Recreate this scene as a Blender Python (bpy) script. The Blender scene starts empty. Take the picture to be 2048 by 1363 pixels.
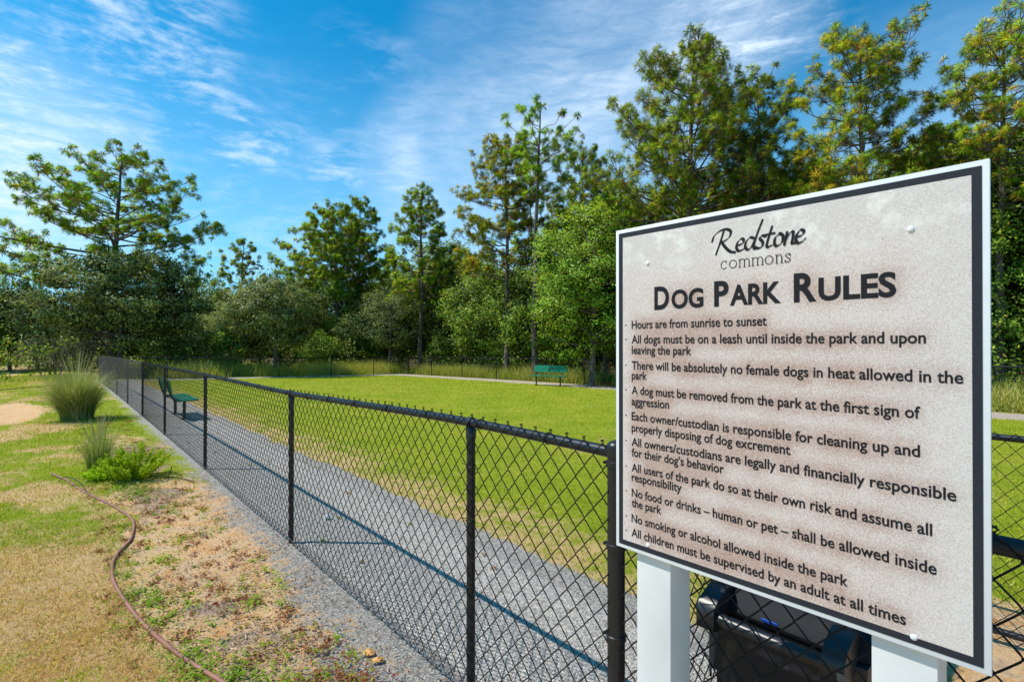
import bpy, bmesh, math, random
import numpy as np
from mathutils import Vector

# ------------------------------------------------------------------ camera, world, sun, exposure
SC = bpy.context.scene
COL = SC.collection
CAM_H = 1.634
cam_data = bpy.data.cameras.new('camera')
cam_data.lens = 18.0
cam_data.sensor_width = 36.0
cam_data.clip_start = 0.05
cam_data.clip_end = 3000
cam = bpy.data.objects.new('camera', cam_data)
COL.objects.link(cam)
cam.location = (0, 0, CAM_H)
cam.rotation_euler = (math.radians(90.25), 0, 0)
SC.camera = cam

SUN_ELEV = 56.0
world = bpy.data.worlds.new('World')
SC.world = world
world.use_nodes = True


def build_world():
    nt = world.node_tree
    N, L = nt.nodes, nt.links
    N.clear()
    out = N.new('ShaderNodeOutputWorld')
    bg = N.new('ShaderNodeBackground')
    bg.inputs['Strength'].default_value = 0.125
    L.new(bg.outputs[0], out.inputs[0])
    sky = N.new('ShaderNodeTexSky')
    sky.sky_type = 'NISHITA'
    sky.sun_disc = False
    sky.sun_elevation = math.radians(SUN_ELEV)
    sky.sun_rotation = math.radians(270)
    sky.air_density = 1.0
    sky.dust_density = 0.6
    sky.ozone_density = 2.0
    hs = N.new('ShaderNodeHueSaturation')
    hs.inputs['Hue'].default_value = 0.475
    hs.inputs['Saturation'].default_value = 1.35
    hs.inputs['Value'].default_value = 1.0
    L.new(sky.outputs[0], hs.inputs['Color'])
    tc = N.new('ShaderNodeTexCoord')
    nrm = N.new('ShaderNodeVectorMath'); nrm.operation = 'NORMALIZE'
    L.new(tc.outputs['Generated'], nrm.inputs[0])
    D = nrm.outputs[0]

    def math_(op, a, b=None, clamp=False):
        m = N.new('ShaderNodeMath'); m.operation = op; m.use_clamp = clamp
        for i, v in enumerate((a, b)):
            if v is None: continue
            if isinstance(v, (int, float)): m.inputs[i].default_value = v
            else: L.new(v, m.inputs[i])
        return m.outputs[0]

    def noise(vec, scale, detail, rough, stretch=(1, 1, 1), rot=(0, 0, 0), dist=0.0):
        mp = N.new('ShaderNodeMapping')
        mp.inputs['Scale'].default_value = stretch
        mp.inputs['Rotation'].default_value = rot
        L.new(vec, mp.inputs['Vector'])
        n = N.new('ShaderNodeTexNoise')
        n.inputs['Scale'].default_value = scale
        n.inputs['Detail'].default_value = detail
        n.inputs['Roughness'].default_value = rough
        n.inputs['Distortion'].default_value = dist
        L.new(mp.outputs[0], n.inputs['Vector'])
        return n.outputs['Fac']
    # cirrus drifts: where the thin cloud lies, as directions in the sky
    blobs = [(260, 40, .13, .9), (300, 110, .10, 1.0), (330, 185, .06, .8), (150, 190, .13, .7), (40, 130, .035, 1.6),
             (60, 20, .10, .5), (10, 340, .16, .7), (60, 250, .10, .5), (490, 290, .055, 1.2), (440, 225, .05, .9), (540, 285, .035, .9), (455, 255, .04, .9),
             (670, 345, .05, .9), (560, 350, .12, .25), (1500, 90, .07, .9), (1580, 60, .08, .5), (700, 110, .06, .2), (780, 130, .05, .25),
             (600, 400, .2, .3), (450, 420, .16, .35), (560, 520, .18, .4)]
    sweep = [(1440, -20, .12, 1.0), (1340, 50, .12, 1.0), (1230, 120, .13, .95), (1130, 200, .13, .9), (1020, 290, .14, .95), (920, 350, .13, .9), (1200, 280, .16, .7),
             (960, 430, .14, .6), (10, 330, .12, .8), (100, 300, .1, .4), (1900, 260, .14, .45), (1150, 60, .12, .45), (1000, 130, .12, .35)]

    def field(bl, k=1.35):
        t = None
        for x, y, r, w in bl:
            v = Vector(((x - 1024) / 1024, 1, (686 - y) / 1024)).normalized()
            dp = N.new('ShaderNodeVectorMath'); dp.operation = 'DOT_PRODUCT'
            L.new(D, dp.inputs[0]); dp.inputs[1].default_value = v
            mr = N.new('ShaderNodeMapRange'); mr.interpolation_type = 'SMOOTHSTEP'
            mr.inputs['From Min'].default_value = math.cos(r * k); mr.inputs['From Max'].default_value = 1.0
            mr.inputs['To Max'].default_value = w
            L.new(dp.outputs['Value'], mr.inputs['Value'])
            if t is None: t = mr.outputs[0]
            else:
                t = math_('MAXIMUM', t, mr.outputs[0])
        return t
    tot = math_('ADD', math_('MULTIPLY', math_('MINIMUM', field(blobs), 1.0), .8), 0.01)
    tot2 = math_('MINIMUM', field(sweep, 1.6), 1.0)
    streak = noise(D, 5.0, 9, .62, (1.0, 1.0, 3.4), (0, math.radians(38), 0), .9)
    fine = noise(D, 15.0, 8, .66, (1.0, 1.0, 4.5), (0, math.radians(-30), 0), .6)
    puff = noise(D, 34.0, 6, .6, (1, 1, 1.6), (0, 0, 0), .4)
    s = math_('ADD', math_('MULTIPLY', streak, .5), math_('ADD', math_('MULTIPLY', fine, .32), math_('MULTIPLY', puff, .18)))
    mr = N.new('ShaderNodeMapRange'); mr.interpolation_type = 'SMOOTHSTEP'
    mr.inputs['From Min'].default_value = .45; mr.inputs['From Max'].default_value = .66
    L.new(s, mr.inputs['Value'])
    wash = noise(D, 3.2, 8, .55, (1.0, 1.0, 1.0), (math.radians(20), math.radians(40), 0), .6)
    wm = N.new('ShaderNodeMapRange'); wm.interpolation_type = 'SMOOTHSTEP'
    wm.inputs['From Min'].default_value = .36; wm.inputs['From Max'].default_value = .62; wm.inputs['To Min'].default_value = .42; L.new(wash, wm.inputs['Value'])
    fs = N.new('ShaderNodeMapRange'); fs.inputs['From Min'].default_value = .35; fs.inputs['From Max'].default_value = .7
    fs.inputs['To Min'].default_value = .6; fs.inputs['To Max'].default_value = 1.15; L.new(fine, fs.inputs['Value'])
    broad = math_('MULTIPLY', math_('MULTIPLY', tot2, wm.outputs[0]), math_('MULTIPLY', fs.outputs[0], .95))
    fac = math_('ADD', math_('MULTIPLY', mr.outputs[0], tot), broad)
    fac = math_('MULTIPLY', fac, .82, True)
    tint = N.new('ShaderNodeMixRGB'); tint.blend_type = 'MULTIPLY'; tint.inputs[0].default_value = 1
    L.new(hs.outputs[0], tint.inputs[1]); tint.inputs[2].default_value = (.10, .90, 1.16, 1)
    # brighter towards the horizon
    sep = N.new('ShaderNodeSeparateXYZ'); L.new(D, sep.inputs[0])
    hz = N.new('ShaderNodeMapRange'); hz.interpolation_type = 'SMOOTHSTEP'
    hz.inputs['From Min'].default_value = .55; hz.inputs['From Max'].default_value = 0.0
    hz.inputs['To Max'].default_value = .62
    L.new(sep.outputs['Z'], hz.inputs['Value'])
    pale = N.new('ShaderNodeMixRGB')
    L.new(hz.outputs[0], pale.inputs['Fac']); L.new(tint.outputs[0], pale.inputs['Color1']); pale.inputs['Color2'].default_value = (3.3, 5.9, 8.3, 1)
    mx = N.new('ShaderNodeMixRGB')
    L.new(fac, mx.inputs['Fac']); L.new(pale.outputs[0], mx.inputs['Color1'])
    mx.inputs['Color2'].default_value = (6.3, 7.4, 8.6, 1)
    L.new(mx.outputs[0], bg.inputs['Color'])



build_world()
sun_data = bpy.data.lights.new('sun', 'SUN')
sun_data.energy = 4.4
sun_data.angle = math.radians(0.53)
sun_data.color = (1.0, 0.95, 0.87)
sun = bpy.data.objects.new('sun', sun_data)
COL.objects.link(sun)
sun.location = (-20, 0, 30)
sun.rotation_euler = Vector((0.82, -0.02, -1.216)).to_track_quat('-Z', 'Y').to_euler()
vs = SC.view_settings
vs.view_transform = 'Standard'
vs.look = 'None'
vs.exposure = 0.22
vs.gamma = 1.0
vs.use_curve_mapping = False
SC.cycles.max_bounces = 6
SC.cycles.transparent_max_bounces = 4

# ------------------------------------------------------------------ frame of the park: s runs along the fence (away), d across it
U = np.array([-0.6618, 0.7497])
NN = np.array([0.7497, 0.6618])
RZ = math.atan2(-0.7497, 0.6618)      # local x = right along the fence, local y = into the park


def SD(s, d):
    return U[0] * s + NN[0] * d, U[1] * s + NN[1] * d


def to_sd(x, y):
    return U[0] * x + U[1] * y, NN[0] * x + NN[1] * y


def zg(x, y):
    s, d = to_sd(np.asarray(x, float), np.asarray(y, float))
    sp = np.clip(s, 0, 45)
    dp = np.clip(d - 1.43, 0, 32)
    return -.0002 * sp ** 2 - .0095 * dp - .00035 * sp * dp


def zgf(x, y): return float(zg(x, y))


# ------------------------------------------------------------------ numpy noise
def vnoise(x, y, seed=0):
    xi = np.floor(x).astype(np.int64); yi = np.floor(y).astype(np.int64)
    xf = x - xi; yf = y - yi
    xf = xf * xf * (3 - 2 * xf); yf = yf * yf * (3 - 2 * yf)

    def h(a, b):
        v = (a * 374761393 + b * 668265263 + seed * 1442695041) & 0x7fffffff
        v = (v ^ (v >> 13)) * 1274126177 & 0x7fffffff
        v = v ^ (v >> 16)
        return (v & 0xffff) / 65535.0
    return (h(xi, yi) * (1 - xf) + h(xi + 1, yi) * xf) * (1 - yf) + (h(xi, yi + 1) * (1 - xf) + h(xi + 1, yi + 1) * xf) * yf


def fbm(x, y, seed=0, octs=4):
    a = 0; amp = 1; t = 0
    for o in range(octs):
        a = a + amp * vnoise(x * 2 ** o, y * 2 ** o, seed + o * 17)
        t += amp; amp *= .55
    return a / t


def sst(a, b, x):
    t = np.clip((x - a) / (b - a), 0, 1)
    return t * t * (3 - 2 * t)


# ------------------------------------------------------------------ zones of the ground (material weights)
def zones(x, y):
    s, d = to_sd(x, y)
    n1 = fbm(x * .9 + 5, y * .9, 3)
    n2 = fbm(x * 3.1, y * 3.1 + 9, 11)
    n3 = fbm(x * .35, y * .35, 23)
    out = d < 1.43
    near = 1 - sst(6.2, 8.6, s + (n1 - .5) * 2)
    # sand and mulch strip between hose line and fence
    hose_d = np.interp(s, [0, 2.6, 3.5, 4.8, 6.0, 6.8, 8, 34], [.6, .55, .39, .3, .48, .33, .55, .75])
    strip = sst(hose_d - .12, hose_d + .12, d + (n2 - .5) * .35)
    sand = strip * near * out
    sand = np.maximum(sand, .62 * strip * out * (1 - near) * sst(.35, .65, n1))
    # bare patches farther left
    bare = np.exp(-(((s - 17.5) / 3.2) ** 2 + ((d + .9) / .7) ** 2)) + .8 * np.exp(-(((s - 13) / 2) ** 2 + ((d + 2.2) / .8) ** 2)) \
        + .5 * np.exp(-(((s - 24) / 3) ** 2 + ((d + 2.5) / 1.) ** 2))
    sand = np.maximum(sand, sst(.35, .7, bare + (n1 - .5) * .5) * out)
    dry = (1 - strip) * (1 - sst(4.8, 7.2, s + (n1 - .5) * 3.0 + np.clip(-d - .6, 0, 2) * .35)) * out
    dry = np.maximum(dry, .85 * sst(.36, .68, fbm(x * .9, y * .9, 29) * .6 + fbm(x * 3.3, y * 3.3, 30) * .4) * out * (1 - strip))
    # inside: sand of the gate yard
    yard = (s < 1.08) * (d > 1.43) * (1 - sst(4.3, 4.6, d + (n2 - .5) * .5))
    sand = np.maximum(sand, yard)
    # yellowish worn grass along path edge inside the park
    edge = (~out) * (1 - sst(2.7, 4.3, d + (n2 - .5) * .9)) * (1 - yard)
    dry = np.maximum(dry, edge * .62)
    dry = np.maximum(dry, (~out) * .42 * sst(.40, .80, n1 * .45 + n2 * .25 + n3 * .3))
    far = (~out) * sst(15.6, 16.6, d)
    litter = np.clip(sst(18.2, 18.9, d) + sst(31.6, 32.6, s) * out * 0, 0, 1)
    mulch = .8 * strip * out * sst(.36, .60, fbm(x * 1.6, y * 1.6, 71)) * sst(.35, .7, d) * sst(1.8, 3.2, s) * (1 - sst(10, 14, s))
    gl = grav_lo(s, x, y); gh = grav_hi(s, x, y)
    gravel = sst(gl - .34, gl + .40, d) * (1 - sst(gh - .06, gh + .10, d)) * (s > 1.0) * (s < 32.6)
    gravel = np.maximum(gravel, .46 * strip * near * out * sst(.42, .62, fbm(x * 2.1 + 3, y * 2.1, 83)) * sst(.35, .8, d))
    mulch = mulch * (1 - .75 * gravel * (d > .6))
    gravel = np.where(d < 1.4, gravel * (.52 + .3 * fbm(x * 1.4, y * 1.4, 87)), gravel)
    return dict(sand=sand, dry=dry, mulch=mulch, litter=litter, gravel=gravel)


def grav_lo(s, x, y):
    return np.interp(s, [0, 1.6, 2.6, 3.5, 5, 8, 34], [.55, .68, .82, 1.0, 1.1, 1.16, 1.2]) + (fbm(x * 3, y * 3, 41) - .5) * .42


def grav_hi(s, x, y):
    return 2.76 + (fbm(x * 2.2, y * 2.2, 43) - .5) * .3


# ------------------------------------------------------------------ materials
MATS = {}


def new_mat(name):
    m = bpy.data.materials.new(name)
    m.use_nodes = True
    nt = m.node_tree
    b = nt.nodes['Principled BSDF']
    MATS[name] = m
    return m, nt, b


def simple(name, col, rough=.6, metal=0, spec=.5, noise=None, bump=None, coat=0):
    """noise = (scale, dark multiplier), bump = (scale, strength)"""
    m, nt, b = new_mat(name)
    b.inputs['Roughness'].default_value = rough
    b.inputs['Metallic'].default_value = metal
    b.inputs['Specular IOR Level'].default_value = spec
    b.inputs['Coat Weight'].default_value = coat
    b.inputs['Base Color'].default_value = (*col, 1)
    tc = nt.nodes.new('ShaderNodeTexCoord')
    if noise:
        n = nt.nodes.new('ShaderNodeTexNoise'); n.inputs['Scale'].default_value = noise[0]
        n.inputs['Detail'].default_value = 6
        nt.links.new(tc.outputs['Object'], n.inputs['Vector'])
        r = nt.nodes.new('ShaderNodeValToRGB')
        r.color_ramp.elements[0].position = .3; r.color_ramp.elements[1].position = .72
        r.color_ramp.elements[0].color = (*[c * noise[1] for c in col], 1)
        r.color_ramp.elements[1].color = (*col, 1)
        nt.links.new(n.outputs['Fac'], r.inputs[0]); nt.links.new(r.outputs[0], b.inputs['Base Color'])
    if bump:
        n2 = nt.nodes.new('ShaderNodeTexNoise'); n2.inputs['Scale'].default_value = bump[0]
        n2.inputs['Detail'].default_value = 4
        nt.links.new(tc.outputs['Object'], n2.inputs['Vector'])
        bp = nt.nodes.new('ShaderNodeBump'); bp.inputs['Strength'].default_value = bump[1]
        bp.inputs['Distance'].default_value = .01
        nt.links.new(n2.outputs['Fac'], bp.inputs['Height']); nt.links.new(bp.outputs[0], b.inputs['Normal'])
    return m


def ramp(nt, fac, stops, interp='LINEAR'):
    r = nt.nodes.new('ShaderNodeValToRGB')
    cr = r.color_ramp
    cr.interpolation = interp
    while len(cr.elements) < len(stops): cr.elements.new(.5)
    for e, (p, c) in zip(cr.elements, stops):
        e.position = p; e.color = (*c, 1)
    nt.links.new(fac, r.inputs[0])
    return r.outputs[0]


def leaf_mat(name, stops, trans=.35, rough=.5, spec=.35, nrm=False):
    m, nt, b = new_mat(name)
    at = nt.nodes.new('ShaderNodeAttribute'); at.attribute_name = 'tone'
    oi = nt.nodes.new('ShaderNodeObjectInfo')
    c = ramp(nt, at.outputs['Fac'], stops)
    hs = nt.nodes.new('ShaderNodeHueSaturation')
    mr = nt.nodes.new('ShaderNodeMapRange'); mr.inputs['To Min'].default_value = .8; mr.inputs['To Max'].default_value = 1.2
    nt.links.new(oi.outputs['Random'], mr.inputs['Value'])
    nt.links.new(mr.outputs[0], hs.inputs['Value'])
    mr2 = nt.nodes.new('ShaderNodeMapRange'); mr2.inputs['To Min'].default_value = .488; mr2.inputs['To Max'].default_value = .512
    nt.links.new(oi.outputs['Random'], mr2.inputs['Value'])
    nt.links.new(mr2.outputs[0], hs.inputs['Hue'])
    nt.links.new(c, hs.inputs['Color'])
    c = hs.outputs[0]
    nt.links.new(c, b.inputs['Base Color'])
    b.inputs['Roughness'].default_value = rough
    b.inputs['Specular IOR Level'].default_value = spec
    tr = nt.nodes.new('ShaderNodeBsdfTranslucent')
    hs2 = nt.nodes.new('ShaderNodeHueSaturation'); hs2.inputs['Saturation'].default_value = 1.15; hs2.inputs['Value'].default_value = 1.2
    nt.links.new(c, hs2.inputs['Color']); nt.links.new(hs2.outputs[0], tr.inputs['Color'])
    if nrm:
        an = nt.nodes.new('ShaderNodeAttribute'); an.attribute_name = 'nrm'
        vt = nt.nodes.new('ShaderNodeVectorTransform'); vt.vector_type = 'NORMAL'; vt.convert_from = 'OBJECT'; vt.convert_to = 'WORLD'
        nt.links.new(an.outputs['Vector'], vt.inputs[0])
        nt.links.new(vt.outputs[0], b.inputs['Normal']); nt.links.new(vt.outputs[0], tr.inputs['Normal'])
    mx = nt.nodes.new('ShaderNodeMixShader'); mx.inputs[0].default_value = trans
    nt.links.new(b.outputs[0], mx.inputs[1]); nt.links.new(tr.outputs[0], mx.inputs[2])
    nt.links.new(mx.outputs[0], nt.nodes['Material Output'].inputs['Surface'])
    return m


M_NEEDLE = leaf_mat('pine needles', [(0, (.08, .18, .010)), (.3, (.27, .52, .014)), (.6, (.55, .82, .025)), (.72, (.72, .74, .05)), (.88, (.72, .36, .09)), (1, (.45, .22, .09))], .25, .6, .12, True)
M_NEEDLE_Y = leaf_mat('yellowing pine needles', [(0, (.10, .20, .010)), (.3, (.30, .52, .014)), (.5, (.55, .72, .025)), (.64, (.95, .70, .04)), (.85, (.95, .40, .05)), (1, (.50, .24, .07))], .25, .6, .12, True)
M_OAK = leaf_mat('oak leaves', [(0, (.07, .11, .025)), (.5, (.22, .30, .055)), (1, (.44, .52, .15))], .18, .5, .3, True)
M_BROAD = leaf_mat('broad leaves', [(0, (.08, .15, .012)), (.5, (.21, .34, .024)), (.9, (.42, .54, .05)), (1, (.45, .34, .06))], .22, .5, .25, True)
M_BRIGHT = leaf_mat('bright broad leaves', [(0, (.09, .18, .012)), (.5, (.24, .39, .022)), (.92, (.46, .58, .06)), (1, (.52, .40, .07))], .25, .5, .25, True)
M_DARKL = leaf_mat('dark leaves', [(0, (.04, .08, .012)), (.6, (.12, .20, .024)), (1, (.28, .36, .06))], .2, .5, .25, True)
M_GREY = leaf_mat('greyish leaves', [(0, (.07, .085, .04)), (.6, (.17, .19, .09)), (1, (.34, .33, .18))], .2, .6, .2, True)
M_GRASS = leaf_mat('lawn blades', [(0, (.17, .23, .008)), (.35, (.30, .37, .014)), (.58, (.44, .46, .03)), (.72, (.66, .46, .17)), (.88, (.70, .45, .22)), (1, (.42, .23, .10))], .32, .65, .15)
M_CLUMP = leaf_mat('clump grass blades', [(0, (.14, .20, .025)), (.5, (.29, .35, .07)), (.8, (.48, .46, .20)), (1, (.66, .56, .33))], .35, .6, .2)
M_TALL = leaf_mat('tall dry grass', [(0, (.30, .38, .04)), (.5, (.50, .50, .10)), (1, (.66, .52, .22))], .35, .7, .1)
M_WEED = leaf_mat('weed leaves', [(0, (.12, .22, .015)), (.4, (.26, .40, .02)), (.7, (.42, .52, .03)), (.85, (.32, .16, .06)), (1, (.34, .08, .04))], .4, .55, .2)


M_WEEDB = leaf_mat('bright weed leaves', [(0, (.22, .36, .015)), (.5, (.42, .60, .02)), (1, (.66, .76, .05))], .35, .55, .15)
M_CHIP = leaf_mat('bark chips and straw', [(0, (.10, .055, .035)), (.4, (.26, .15, .09)), (.7, (.46, .30, .18)), (.9, (.66, .48, .30)), (1, (.60, .24, .08))], 0.0, .9, .1)


def bark(name, c1, c2, scale=9):
    m, nt, b = new_mat(name)
    tc = nt.nodes.new('ShaderNodeTexCoord')
    mp = nt.nodes.new('ShaderNodeMapping'); mp.inputs['Scale'].default_value = (1, 1, .35)
    nt.links.new(tc.outputs['Object'], mp.inputs[0])
    v = nt.nodes.new('ShaderNodeTexVoronoi'); v.inputs['Scale'].default_value = scale
    nt.links.new(mp.outputs[0], v.inputs['Vector'])
    n = nt.nodes.new('ShaderNodeTexNoise'); n.inputs['Scale'].default_value = scale * 2; n.inputs['Detail'].default_value = 6
    nt.links.new(mp.outputs[0], n.inputs['Vector'])
    mm = nt.nodes.new('ShaderNodeMath'); mm.operation = 'MULTIPLY'
    nt.links.new(v.outputs['Distance'], mm.inputs[0]); nt.links.new(n.outputs['Fac'], mm.inputs[1])
    c = ramp(nt, mm.outputs[0], [(.02, c1), (.4, c2)])
    nt.links.new(c, b.inputs['Base Color'])
    b.inputs['Roughness'].default_value = .9
    bp = nt.nodes.new('ShaderNodeBump'); bp.inputs['Strength'].default_value = .8; bp.inputs['Distance'].default_value = .03
    nt.links.new(mm.outputs[0], bp.inputs['Height']); nt.links.new(bp.outputs[0], b.inputs['Normal'])
    return m


M_BARK = bark('pine bark', (.22, .17, .14), (.07, .05, .042))
M_BARKO = bark('oak bark', (.2, .18, .16), (.10, .085, .07), 14)
M_BLACK = simple('black vinyl', (.013, .015, .019), .36, 0, .5, (60, .6))
M_WIRE = simple('black wire coating', (.006, .006, .008), .5, 0, .25)
M_TENS = simple('worn galvanised wire', (.22, .23, .25), .4, .6, .5, (90, .4))
M_WHITE = simple('white vinyl', (.80, .80, .78), .42, 0, .4, (5.5, .84))
M_EDGE = simple('white sign edging', (.80, .81, .81), .4, 0, .5, (20, .93))
M_PRINTK = simple('dark grey print', (.020, .019, .022), .6, 0, .15, (700, .7))
M_BORDER = simple('charcoal border print', (.032, .035, .046), .55, 0, .2, (420, .6))
M_RIVET = simple('white rivet', (.74, .77, .78), .35, 0, .5)
M_GREEN = simple('green bench coating', (.010, .23, .115), .35, 0, .5, (14, .75))
M_BINB = simple('black bin plastic', (.022, .024, .028), .36, 0, .5, (12, .6))
M_LID = simple('weathered bin lid plastic', (.017, .019, .023), .65, 0, .15, (9, .6))
M_BLUE = simple('blue label', (.01, .10, .55), .5)
M_LABEL = simple('tan label', (.24, .19, .14), .6, 0, .4, (40, .7))
M_BAG = simple('black bag film', (.012, .012, .015), .42, 0, .4, None, (18, .5))
M_WOOD = simple('yellow pine timber', (.42, .30, .13), .7, 0, .3, (18, .6))
M_HOSE = simple('reddish brown hose', (.38, .155, .105), .55, 0, .4, (9, .55))
M_TUBE = simple('black drip tube', (.018, .02, .018), .5)
M_TWIG = simple('dry twig', (.16, .10, .06), .9, 0, .2, (30, .6))
M_CLEAR = simple('scuffed pale plastic', (.55, .58, .58), .2, 0, .6)


# ground material -----------------------------------------------------------------
def ground_mat():
    m, nt, b = new_mat('ground')
    N, L = nt.nodes, nt.links
    geo = N.new('ShaderNodeNewGeometry')
    P = geo.outputs['Position']

    def noise(scale, detail=8, rough=.6, stretch=None):
        n = N.new('ShaderNodeTexNoise'); n.inputs['Scale'].default_value = scale
        n.inputs['Detail'].default_value = detail; n.inputs['Roughness'].default_value = rough
        if stretch:
            mp = N.new('ShaderNodeMapping'); mp.inputs['Scale'].default_value = stretch
            L.new(P, mp.inputs[0]); L.new(mp.outputs[0], n.inputs['Vector'])
        else: L.new(P, n.inputs['Vector'])
        return n.outputs['Fac']

    def mix(f, a, c):
        x = N.new('ShaderNodeMixRGB'); L.new(f, x.inputs[0]); L.new(a, x.inputs[1]); L.new(c, x.inputs[2])
        return x.outputs[0]

    def mask(attr, nz, k=3.0):
        a = N.new('ShaderNodeAttribute'); a.attribute_name = attr
        s = N.new('ShaderNodeMath'); s.operation = 'SUBTRACT'; L.new(nz, s.inputs[0]); s.inputs[1].default_value = .5
        s2 = N.new('ShaderNodeMath'); s2.operation = 'MULTIPLY_ADD'; L.new(s.outputs[0], s2.inputs[0])
        s2.inputs[1].default_value = 1.6; L.new(a.outputs['Fac'], s2.inputs[2])
        s3 = N.new('ShaderNodeMapRange'); s3.interpolation_type = 'SMOOTHSTEP'
        s3.inputs['From Min'].default_value = .5 - .5 / k; s3.inputs['From Max'].default_value = .5 + .5 / k
        L.new(s2.outputs[0], s3.inputs['Value'])
        return s3.outputs[0]
    n_f = noise(60, 8, .7)
    n_m = noise(7, 8, .65)
    n_l = noise(.7, 6, .6)
    green = ramp(nt, n_m, [(.25, (.16, .20, .012)), (.45, (.27, .32, .018)), (.6, (.37, .39, .03)), (.75, (.48, .38, .08))])
    green2 = ramp(nt, n_l, [(.3, (.19, .26, .012)), (.5, (.31, .36, .02)), (.68, (.46, .40, .05))])
    green = mix(N.new('ShaderNodeValue').outputs[0], green, green2)
    nt.nodes[-1]
    for nd in N:
        if nd.bl_idname == 'ShaderNodeValue': nd.outputs[0].default_value = .55
    dk = ramp(nt, n_f, [(.3, (.45, .45, .45)), (.6, (1.05, 1.05, 1.05))])
    mul = N.new('ShaderNodeMixRGB'); mul.blend_type = 'MULTIPLY'; mul.inputs[0].default_value = .8
    L.new(green, mul.inputs[1]); L.new(dk, mul.inputs[2]); green = mul.outputs[0]
    dry = ramp(nt, n_f, [(.3, (.42, .25, .11)), (.5, (.63, .41, .19)), (.7, (.74, .53, .28))])
    sand = ramp(nt, n_m, [(.3, (.72, .31, .09)), (.42, (.78, .45, .20)), (.55, (.80, .54, .31)), (.7, (.54, .37, .25))])
    sand2 = ramp(nt, n_f, [(.3, (.55, .5, .45)), (.6, (1.05, 1.03, 1.0))])
    mul2 = N.new('ShaderNodeMixRGB'); mul2.blend_type = 'MULTIPLY'; mul2.inputs[0].default_value = .8
    L.new(sand, mul2.inputs[1]); L.new(sand2, mul2.inputs[2]); sand = mul2.outputs[0]
    mulch = ramp(nt, n_f, [(.32, (.20, .125, .08)), (.5, (.40, .27, .18)), (.66, (.58, .44, .33))])
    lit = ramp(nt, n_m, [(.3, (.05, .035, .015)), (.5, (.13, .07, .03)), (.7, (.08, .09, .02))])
    mm = noise(5, 8, .75)
    mm2 = noise(9, 8, .8)
    c = mix(mask('w_dry', mm, 2.2), green, dry)
    c = mix(mask('w_sand', mm2, 3.5), c, sand)
    c = mix(mask('w_mulch', mm, 3), c, mulch)
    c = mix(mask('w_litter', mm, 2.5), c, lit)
    gc, gd = gravel_col(nt, P)
    c = mix(mask('w_gravel', mm2, 3.0), c, gc)
    L.new(c, b.inputs['Base Color'])
    b.inputs['Roughness'].default_value = .95
    b.inputs['Specular IOR Level'].default_value = .1
    n1 = noise(26, 8, .75); n2 = noise(150, 5, .8)
    ad = N.new('ShaderNodeMath'); ad.operation = 'MULTIPLY_ADD'
    L.new(n2, ad.inputs[0]); ad.inputs[1].default_value = .35; L.new(n1, ad.inputs[2])
    bp = N.new('ShaderNodeBump'); bp.inputs['Strength'].default_value = .9; bp.inputs['Distance'].default_value = .03
    L.new(ad.outputs[0], bp.inputs['Height']); L.new(bp.outputs[0], b.inputs['Normal'])
    return m


def gravel_col(nt, P):
    N, L = nt.nodes, nt.links
    v = N.new('ShaderNodeTexVoronoi'); v.inputs['Scale'].default_value = 115; L.new(P, v.inputs['Vector'])
    sp = N.new('ShaderNodeSeparateColor'); L.new(v.outputs['Color'], sp.inputs[0])
    c = ramp(nt, sp.outputs[0], [(0, (.18, .165, .15)), (.4, (.31, .285, .255)), (.7, (.44, .405, .36)), (.9, (.62, .555, .47)), (1, (.56, .40, .28))])
    n = N.new('ShaderNodeTexNoise'); n.inputs['Scale'].default_value = 1.8; n.inputs['Detail'].default_value = 8; n.inputs['Roughness'].default_value = .7
    L.new(P, n.inputs['Vector'])
    at = N.new('ShaderNodeAttribute'); at.attribute_name = 'w_tan'
    ad = N.new('ShaderNodeMath'); ad.operation = 'MULTIPLY_ADD'; L.new(n.outputs['Fac'], ad.inputs[0]); ad.inputs[1].default_value = 1.5
    L.new(at.outputs['Fac'], ad.inputs[2])
    mr = N.new('ShaderNodeMapRange'); mr.inputs['From Min'].default_value = .95; mr.inputs['From Max'].default_value = 1.35; mr.inputs['To Max'].default_value = .62
    L.new(ad.outputs[0], mr.inputs['Value'])
    mx = N.new('ShaderNodeMixRGB'); L.new(mr.outputs[0], mx.inputs[0]); L.new(c, mx.inputs[1]); mx.inputs[2].default_value = (.54, .38, .27, 1)
    return mx.outputs[0], v.outputs['Distance']


def gravel_mat():
    m, nt, b = new_mat('gravel')
    N, L = nt.nodes, nt.links
    geo = N.new('ShaderNodeNewGeometry'); P = geo.outputs['Position']
    c, dist = gravel_col(nt, P)
    L.new(c, b.inputs['Base Color'])
    b.inputs['Roughness'].default_value = .85
    b.inputs['Specular IOR Level'].default_value = .25
    bp = N.new('ShaderNodeBump'); bp.inputs['Strength'].default_value = .7; bp.inputs['Distance'].default_value = .010; bp.invert = True
    L.new(dist, bp.inputs['Height']); L.new(bp.outputs[0], b.inputs['Normal'])
    return m


M_GROUND = ground_mat()
M_GRAVEL = gravel_mat()
M_PEB = leaf_mat('pebbles', [(0, (.18, .17, .17)), (.4, (.36, .345, .33)), (.7, (.54, .51, .48)), (.9, (.66, .64, .6)), (1, (.5, .34, .22))], 0.0, .8, .3)


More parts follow.
